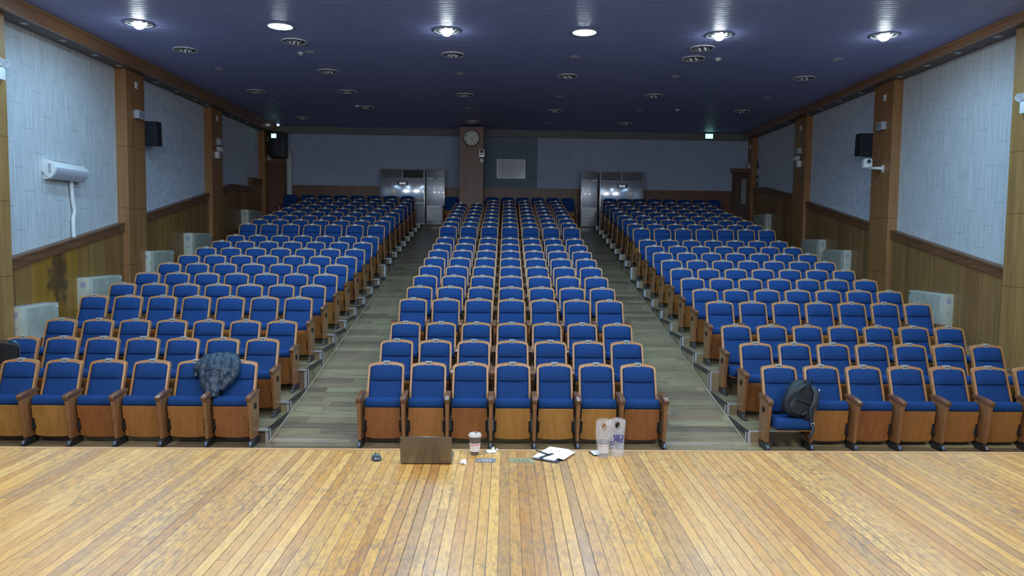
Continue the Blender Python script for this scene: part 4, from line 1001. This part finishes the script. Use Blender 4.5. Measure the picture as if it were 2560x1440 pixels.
# carrier bag
def bag_mat():
    M, nt, b_ = new_mat('translucent_bag_plastic'); o, x, y, z = objxyz(nt)
    b_.inputs['Base Color'].default_value = (0.72, 0.78, 0.88, 1); b_.inputs['Roughness'].default_value = 0.28
    n = noise_n(nt, comb(nt, math_n(nt, 'MULTIPLY', x, 9), math_n(nt, 'MULTIPLY', y, 9), math_n(nt, 'MULTIPLY', z, 4)), 1.0, 4, 0.6)
    nt.links.new(ramp(nt, n, [(0.30, (0.24,)*3), (0.70, (0.42,)*3)]), b_.inputs['Alpha'])
    bump_to(nt, b_, n, 0.8, 0.02); return M
bagm = bag_mat(); M_['print'] = simple('blue_print', (0.012, 0.02, 0.22), 0.5)
bag = thing('carrier_bag', 'translucent white plastic carrier bag with blue lettering, on the stage', 'bag', (0.742, 5.052, SZ), 0.0)
def half(xc, hw, zt, name, yf, yb2, hole):
    t = MB(); N = 18; MZ = 22
    for sg, y0 in ((-1, yf), (1, yb2)):
        vs = []; fs = []
        for i in range(MZ+1):
            v = i/MZ; z = 0.002 + zt*v
            for j in range(N+1):
                u = -1+2*j/N; ww = hw*(0.86+0.14*v - 0.05*math.exp(-((v-0.2)/0.15)**2))
                edge = 1-abs(u)**3
                y = y0*edge*(1-0.35*v) + 0.005*math.sin(7*u+5*v+xc*40)*edge + 0.003*math.sin(15*u-9*v)
                vs.append((xc + ww*u + 0.003*math.sin(v*9+xc*9), y, z - 0.012*(u*u)*(v > 0.9)))
        for i in range(MZ):
            for j in range(N):
                u = -1+2*(j+0.5)/N; v = (i+0.5)/MZ
                if hole and ((u-0.0)/0.36)**2 + ((v-0.82)/0.085)**2 < 1: continue
                a = i*(N+1)+j; fs.append((a, a+1, a+N+2, a+N+1))
        t.add(vs, fs)
    return t.build(name, bagm, bag, smooth=True, angle=80)
half(-0.052, 0.052, 0.255, 'left_compartment', -0.070, 0.045, True)
half(0.044, 0.058, 0.262, 'right_compartment', -0.040, 0.035, True)
for txt, x, z, rot in (("AIK'S", 0.045, 0.135, 0.22), ("FFEE", 0.046, 0.108, 0.16), ("O", 0.004, 0.088, -0.15)):
    text_mesh('lettering', txt, 0.034, M_['print'], bag, (x, -0.049, z), (PI/2, 0.10, 0), 0.0012, 0.0003)
# things lying about
o = thing('earphone_case_card', 'white card-like case lying by the coffee cup', 'card case', (-0.088, 5.105, SZ), 0.3)
t = MB(); t.box(-0.034, 0.034, -0.030, 0.030, 0.0, 0.010); t.build('case', 'white', o, bevel=0.004)
t = MB(); t.lathe([(0, 0.0), (0.010, 0.003), (0.012, 0.012), (0.006, 0.02), (0, 0.022)], (0.028, 0.045, 0.0), 10); t.lathe([(0, 0.0), (0.010, 0.003), (0.011, 0.010), (0, 0.018)], (0.05, 0.02, 0.0), 10); t.build('earbuds', 'white', o, smooth=True)
def crumple(name, loc, r, lab, seed):
    bm = bmesh.new(); bmesh.ops.create_icosphere(bm, subdivisions=3, radius=r)
    for v in bm.verts:
        nn = mnoise.noise(v.co*55+Vector((seed, 0, 0))); n2 = mnoise.noise(v.co*130+Vector((0, seed, 0)))
        v.co *= 1+0.55*nn+0.3*n2; v.co.z = max(v.co.z*0.85, -r*0.6)
    mn = min(v.co.z for v in bm.verts)
    for v in bm.verts: v.co.z -= mn
    me = bpy.data.meshes.new(name); bm.to_mesh(me); bm.free(); me.materials.append(simple('tissue_paper', (0.80, 0.80, 0.82), 0.8))
    ob = bpy.data.objects.new(name, me); C.objects.link(ob); ob.location = loc; tag(ob, lab, 'tissue'); return ob
crumple('crumpled_tissue', (-0.264, 4.83, SZ), 0.021, 'crumpled white tissue on the stage right of the laptop', 3.3)
# floor socket plates
for k, (x0, x1, y0, y1, mt, lab) in enumerate(((-0.192, -0.054, 4.862, 4.950, simple('steel_socket_plate', (0.30, 0.31, 0.33), 0.38, 0.7), 'grey metal floor socket plate sunk in the stage boards'), (0.042, 0.206, 4.856, 4.968, simple('brass_socket_plate', (0.40, 0.37, 0.20), 0.38, 0.6), 'brassy greenish floor socket plate left of the notebook'))):
    o = thing('floor_socket', lab, 'floor socket', ((x0+x1)/2, (y0+y1)/2, SZ), group='floor sockets')
    a, b_ = (x1-x0)/2, (y1-y0)/2
    t = MB(); t.box(-a, a, -b_, b_, 0.0, 0.0025); t.build('cover_plate', mt, o)
    t = MB(); t.box(-a*0.8, a*0.8, -b_*0.75, b_*0.75, 0.0025, 0.0035); t.build('flap', mt, o)
    t = MB()
    for j in range(4): t.box(-a*0.6+j*a*0.34, -a*0.6+j*a*0.34+a*0.16, -b_*0.62, -b_*0.40, 0.0035, 0.0042)
    for j in range(5): t.box(-a*0.42+j*a*0.2, -a*0.42+j*a*0.2+a*0.10, b_*0.05, b_*0.28, 0.0035, 0.0040)
    t.build('slots', 'ink' if k else 'white', o)
# open planner with pen
nb = thing('open_notebook', 'open planner notebook with black cover lying on the stage', 'notebook', (0.343, 5.03, SZ), math.radians(62))
t = MB(); t.box(-0.150, 0.147, -0.096, 0.098, 0.0, 0.005); t.build('cover', 'black', nb, bevel=0.002, seg=1)
t = MB(); t.box(-0.132, 0.143, -0.070, 0.092, 0.005, 0.019); t.build('page_block', simple('paper', (0.72, 0.78, 0.84), 0.7), nb, bevel=0.003, seg=1)
t = MB(); t.box(-0.085, 0.120, -0.118, -0.040, 0.0195, 0.0205, rot=Matrix.Rotation(0.10, 3, 'X'), piv=(0, -0.04, 0.02)); t.build('loose_page', simple('loose_paper', (0.76, 0.79, 0.82), 0.7), nb)
t = MB()
for j in range(7):
    if j in (2, 3): continue
    t.box(0.045, 0.060, 0.060-j*0.018, 0.070-j*0.018, 0.0192, 0.0198)
t.build('handwriting', simple('grey_writing', (0.25, 0.27, 0.32), 0.7), nb)
t = MB(); t.box(-0.151, -0.010, 0.018, 0.044, 0.0195, 0.0225, rot=Matrix.Rotation(-0.25, 3, 'Z'), piv=(-0.15, 0.03, 0.02)); t.build('pen_loop_strap', 'ink', nb, bevel=0.001, seg=1)
pn = MB(); pn.tube([(0.228, 5.065, SZ+0.028), (0.312, 4.968, SZ+0.025)], [0.005, 0.005], 10); pn.tube([(0.312, 4.968, SZ+0.025), (0.322, 4.957, SZ+0.0245)], [0.004, 0.0012], 10)
o = pn.build('pen', 'ink', smooth=True); tag(o, 'black pen lying across the open notebook', 'pen')
o = thing('phone', 'white-topped black phone half behind the carrier bag', 'phone', (0.648, 5.085, SZ), 0.2)
t = MB(); t.box(-0.036, 0.036, -0.05, 0.05, 0.0, 0.008); t.build('body', 'black', o, bevel=0.003)
t = MB(); t.box(-0.030, 0.036, -0.046, 0.046, 0.008, 0.0095); t.build('back_cover', 'white', o)

# ------------------------------------------------------------------ puffer jacket draped over the end of the left front row
def soft_mesh(name, blobs, voxel, mat, disp, dscale, parent=None, smooth_it=4, strength=0.02):
    """one continuous surface: overlapping tapered tubes fused by a voxel remesh"""
    t = MB()
    for pts, rad, n in blobs: t.tube(pts, rad, n)
    o = t.build(name, mat, parent, smooth=True, angle=180)
    r = o.modifiers.new('fuse', 'REMESH'); r.mode = 'VOXEL'; r.voxel_size = voxel; r.use_smooth_shade = True
    s = o.modifiers.new('soften', 'SMOOTH'); s.iterations = smooth_it; s.factor = 0.5
    tx = bpy.data.textures.new(name+'_wrinkles', 'CLOUDS'); tx.noise_scale = dscale; tx.noise_depth = 3
    d = o.modifiers.new('wrinkles', 'DISPLACE'); d.texture = tx; d.strength = strength; d.mid_level = 0.5; d.texture_coords = 'LOCAL'
    return o
XJ = -3.72; YJ = yrow(1, -3.7)
def J(px, pz, dy=0.0):
    """jacket points: px across in metres from the seam between the two seats, pz height, dy forward of the back"""
    return (px, dy, pz)
jk = soft_mesh('puffer_jacket', [
    ([J(-0.235, 0.84, -0.14), J(-0.225, 0.93, -0.12), J(-0.165, 1.02, -0.07), J(-0.12, 1.06, -0.02), J(-0.10, 1.05, 0.06)], [0.035, 0.055, 0.06, 0.05, 0.04], 12),
    ([J(-0.14, 1.07, 0.05), J(-0.13, 1.08, -0.03), J(-0.125, 0.98, -0.12), J(-0.12, 0.86, -0.18), J(-0.09, 0.76, -0.23), J(-0.03, 0.66, -0.30)], [0.04, 0.05, 0.055, 0.055, 0.05, 0.035], 12),
    ([J(-0.05, 1.07, 0.05), J(-0.05, 1.07, -0.03), J(-0.03, 0.98, -0.15), J(-0.04, 0.86, -0.20), J(-0.02, 0.76, -0.25), J(0.02, 0.64, -0.33), J(0.03, 0.60, -0.35)], [0.045, 0.055, 0.06, 0.062, 0.06, 0.05, 0.042], 12),
    ([J(0.03, 1.08, 0.06), J(0.03, 1.09, -0.02), J(0.04, 0.99, -0.13), J(0.04, 0.87, -0.21), J(0.05, 0.77, -0.26), J(0.08, 0.66, -0.32), J(0.08, 0.61, -0.35)], [0.05, 0.06, 0.068, 0.072, 0.066, 0.058, 0.045], 12),
    ([J(0.12, 1.08, 0.06), J(0.12, 1.09, -0.02), J(0.14, 1.0, -0.12), J(0.15, 0.90, -0.19), J(0.13, 0.80, -0.24), J(0.12, 0.73, -0.27)], [0.055, 0.065, 0.068, 0.065, 0.058, 0.03], 12),
    ([J(-0.13, 0.93, -0.15), J(0.0, 0.95, -0.19), J(0.14, 0.93, -0.18), J(0.24, 0.90, -0.14)], [0.04, 0.055, 0.055, 0.04], 12),
    ([J(-0.08, 0.80, -0.20), J(0.02, 0.81, -0.26), J(0.12, 0.80, -0.25)], [0.04, 0.06, 0.045], 12),
    ([J(0.20, 1.06, 0.06), J(0.22, 1.06, -0.02), J(0.25, 0.99, -0.09), J(0.28, 0.90, -0.14), J(0.25, 0.83, -0.19), J(0.18, 0.76, -0.24), J(0.14, 0.70, -0.28)], [0.055, 0.06, 0.065, 0.065, 0.055, 0.045, 0.03], 12),
    ([J(-0.10, 1.05, 0.10), J(0.05, 1.03, 0.12), J(0.22, 1.03, 0.10)], [0.04, 0.06, 0.04], 12),
    ], 0.0075, simple('navy_grey_nylon', (0.024, 0.046, 0.082), 0.40, spec=0.4, bump=0.25, nscale=24), 0.02, 0.13, None, 8, 0.05)
jk.location = (XJ-0.02, YJ-0.02, 0.0); tag(jk, 'dark blue-grey puffer jacket draped over two front-row seat backs', 'jacket')

# ------------------------------------------------------------------ backpack on the folded-down seat of the right block
bp_ = thing('backpack', 'black backpack leaning on the folded-down front-row seat', 'backpack', (3.66, 9.16, 0.43), math.radians(10)); bp_.scale = (1.28, 1.1, 1.08)
bk = simple('black_nylon', (0.009, 0.014, 0.019), 0.5, spec=0.5, bump=0.35, nscale=70)
strapm = simple('dark_grey_webbing', (0.017, 0.026, 0.035), 0.55, bump=0.3, nscale=120)
# leaning frame: s up the bag, tilted to the right
def Bp(u, v, w_): # u across, v up, w_ forward
    c_, s_ = math.cos(math.radians(-22)), math.sin(math.radians(-22))
    return (u*c_ - v*s_, -w_ + v*0.22, u*s_ + v*c_ + 0.02)
t = MB(); rs = []
for v, hw, dp in ((0.0, 0.08, 0.05), (0.01, 0.125, 0.085), (0.05, 0.145, 0.105), (0.14, 0.152, 0.115), (0.24, 0.150, 0.11), (0.33, 0.135, 0.095), (0.39, 0.105, 0.075), (0.425, 0.06, 0.045), (0.435, 0.02, 0.015)):
    ring = []
    for k in range(20):
        a = 2*PI*k/20; cx, sx = math.cos(a), math.sin(a)
        ring.append(Bp(hw*abs(cx)**0.6*(1 if cx >= 0 else -1), v, dp*abs(sx)**0.7*(1 if sx >= 0 else -1) - 0.02))
    rs.append(ring)
t.rings(rs); body = t.build('main_body', bk, bp_, smooth=True, angle=70)
t = MB()
rs = []
for v, hw in ((0.05, 0.09), (0.07, 0.105), (0.18, 0.11), (0.30, 0.10), (0.345, 0.075)):
    rs.append([Bp(-hw, v, 0.085), Bp(-hw*0.9, v, 0.108), Bp(0, v, 0.114), Bp(hw*0.9, v, 0.108), Bp(hw, v, 0.085)])
t.rings(rs); t.build('back_padding', simple('mesh_padding', (0.012, 0.018, 0.022), 0.85), bp_, smooth=True, angle=60)
t = MB(); t.tube([Bp(-0.10, 0.205, 0.118), Bp(0.0, 0.205, 0.124), Bp(0.10, 0.195, 0.118)], 0.013, 6); t.build('padding_band', strapm, bp_)
def ribbon(pts, wd, th=0.012, name='strap', parent=bp_, side=Vector((1, 0, 0.2))):
    r_ = MB(); rs = []; P_ = [Vector(p) for p in pts]
    for i, p in enumerate(P_):
        tn = (P_[min(i+1, len(P_)-1)]-P_[max(i-1, 0)]).normalized()
        sd = side - tn*side.dot(tn); sd.normalize(); nn = tn.cross(sd)
        ww = wd[i] if isinstance(wd, (list, tuple)) else wd
        rs.append([p+sd*ww-nn*th/2, p+sd*ww+nn*th/2, p-sd*ww+nn*th/2, p-sd*ww-nn*th/2])
    r_.rings(rs); return r_.build(name, strapm, parent, bevel=0.002, seg=1, angle=60)
ribbon([Bp(-0.03, 0.40, 0.07), Bp(-0.10, 0.36, 0.13), Bp(-0.165, 0.28, 0.14), Bp(-0.195, 0.18, 0.12), Bp(-0.175, 0.09, 0.10), Bp(-0.13, 0.03, 0.09)], [0.020, 0.026, 0.028, 0.028, 0.022, 0.012], name='shoulder_strap')
ribbon([Bp(0.05, 0.40, 0.07), Bp(0.075, 0.34, 0.14), Bp(0.07, 0.24, 0.17), Bp(0.065, 0.14, 0.15), Bp(0.10, 0.05, 0.14), Bp(0.12, -0.02, 0.13)], [0.020, 0.028, 0.030, 0.028, 0.022, 0.012], name='shoulder_strap')
ribbon([Bp(-0.03, 0.425, 0.03), Bp(-0.02, 0.46, 0.04), Bp(0.03, 0.468, 0.04), Bp(0.06, 0.43, 0.03)], 0.012, 0.01, 'carry_handle', side=Vector((0, 1, 0)))
t = MB(); t.tube([Bp(0.16, 0.36, 0.02), Bp(0.175, 0.26, 0.03), Bp(0.17, 0.14, 0.03)], 0.012, 6); t.tube([Bp(0.11, 0.30, 0.07), Bp(0.17, 0.25, 0.05), Bp(0.20, 0.20, 0.0)], 0.012, 6); t.tube([Bp(0.13, 0.22, 0.08), Bp(0.18, 0.30, 0.03)], 0.010, 6); t.build('compression_straps', strapm, bp_)
t = MB(); c0 = Vector(Bp(0.125, -0.005, 0.155))
for a, b2 in (((-0.016, -0.014), (0.016, -0.014)), ((0.016, -0.014), (0.016, 0.014)), ((0.016, 0.014), (-0.016, 0.014)), ((-0.016, 0.014), (-0.016, -0.014))):
    t.tube([c0+Vector((a[0], 0, a[1])), c0+Vector((b2[0], 0, b2[1]))], 0.004, 6)
t.build('buckle', 'grey', bp_)
ribbon([Bp(0.125, -0.01, 0.15), Bp(0.13, -0.05, 0.185), Bp(0.12, -0.11, 0.195), Bp(0.11, -0.16, 0.19)], 0.014, 0.003, 'loose_strap_end')
t = MB(); t.box(-0.006, 0.006, -0.004, 0.004, -0.012, 0.012); o = t.build('white_tag', 'white', bp_); o.location = Bp(0.12, 0.385, 0.09)
t = MB(); t.tube([Bp(0.0, 0.05, 0.115), Bp(0.03, 0.10, 0.125), Bp(0.06, 0.06, 0.12), Bp(0.07, 0.02, 0.11)], [0.02, 0.03, 0.03, 0.02], 10); t.build('side_pocket', bk, bp_, smooth=True)
print('objects', len(bpy.data.objects))
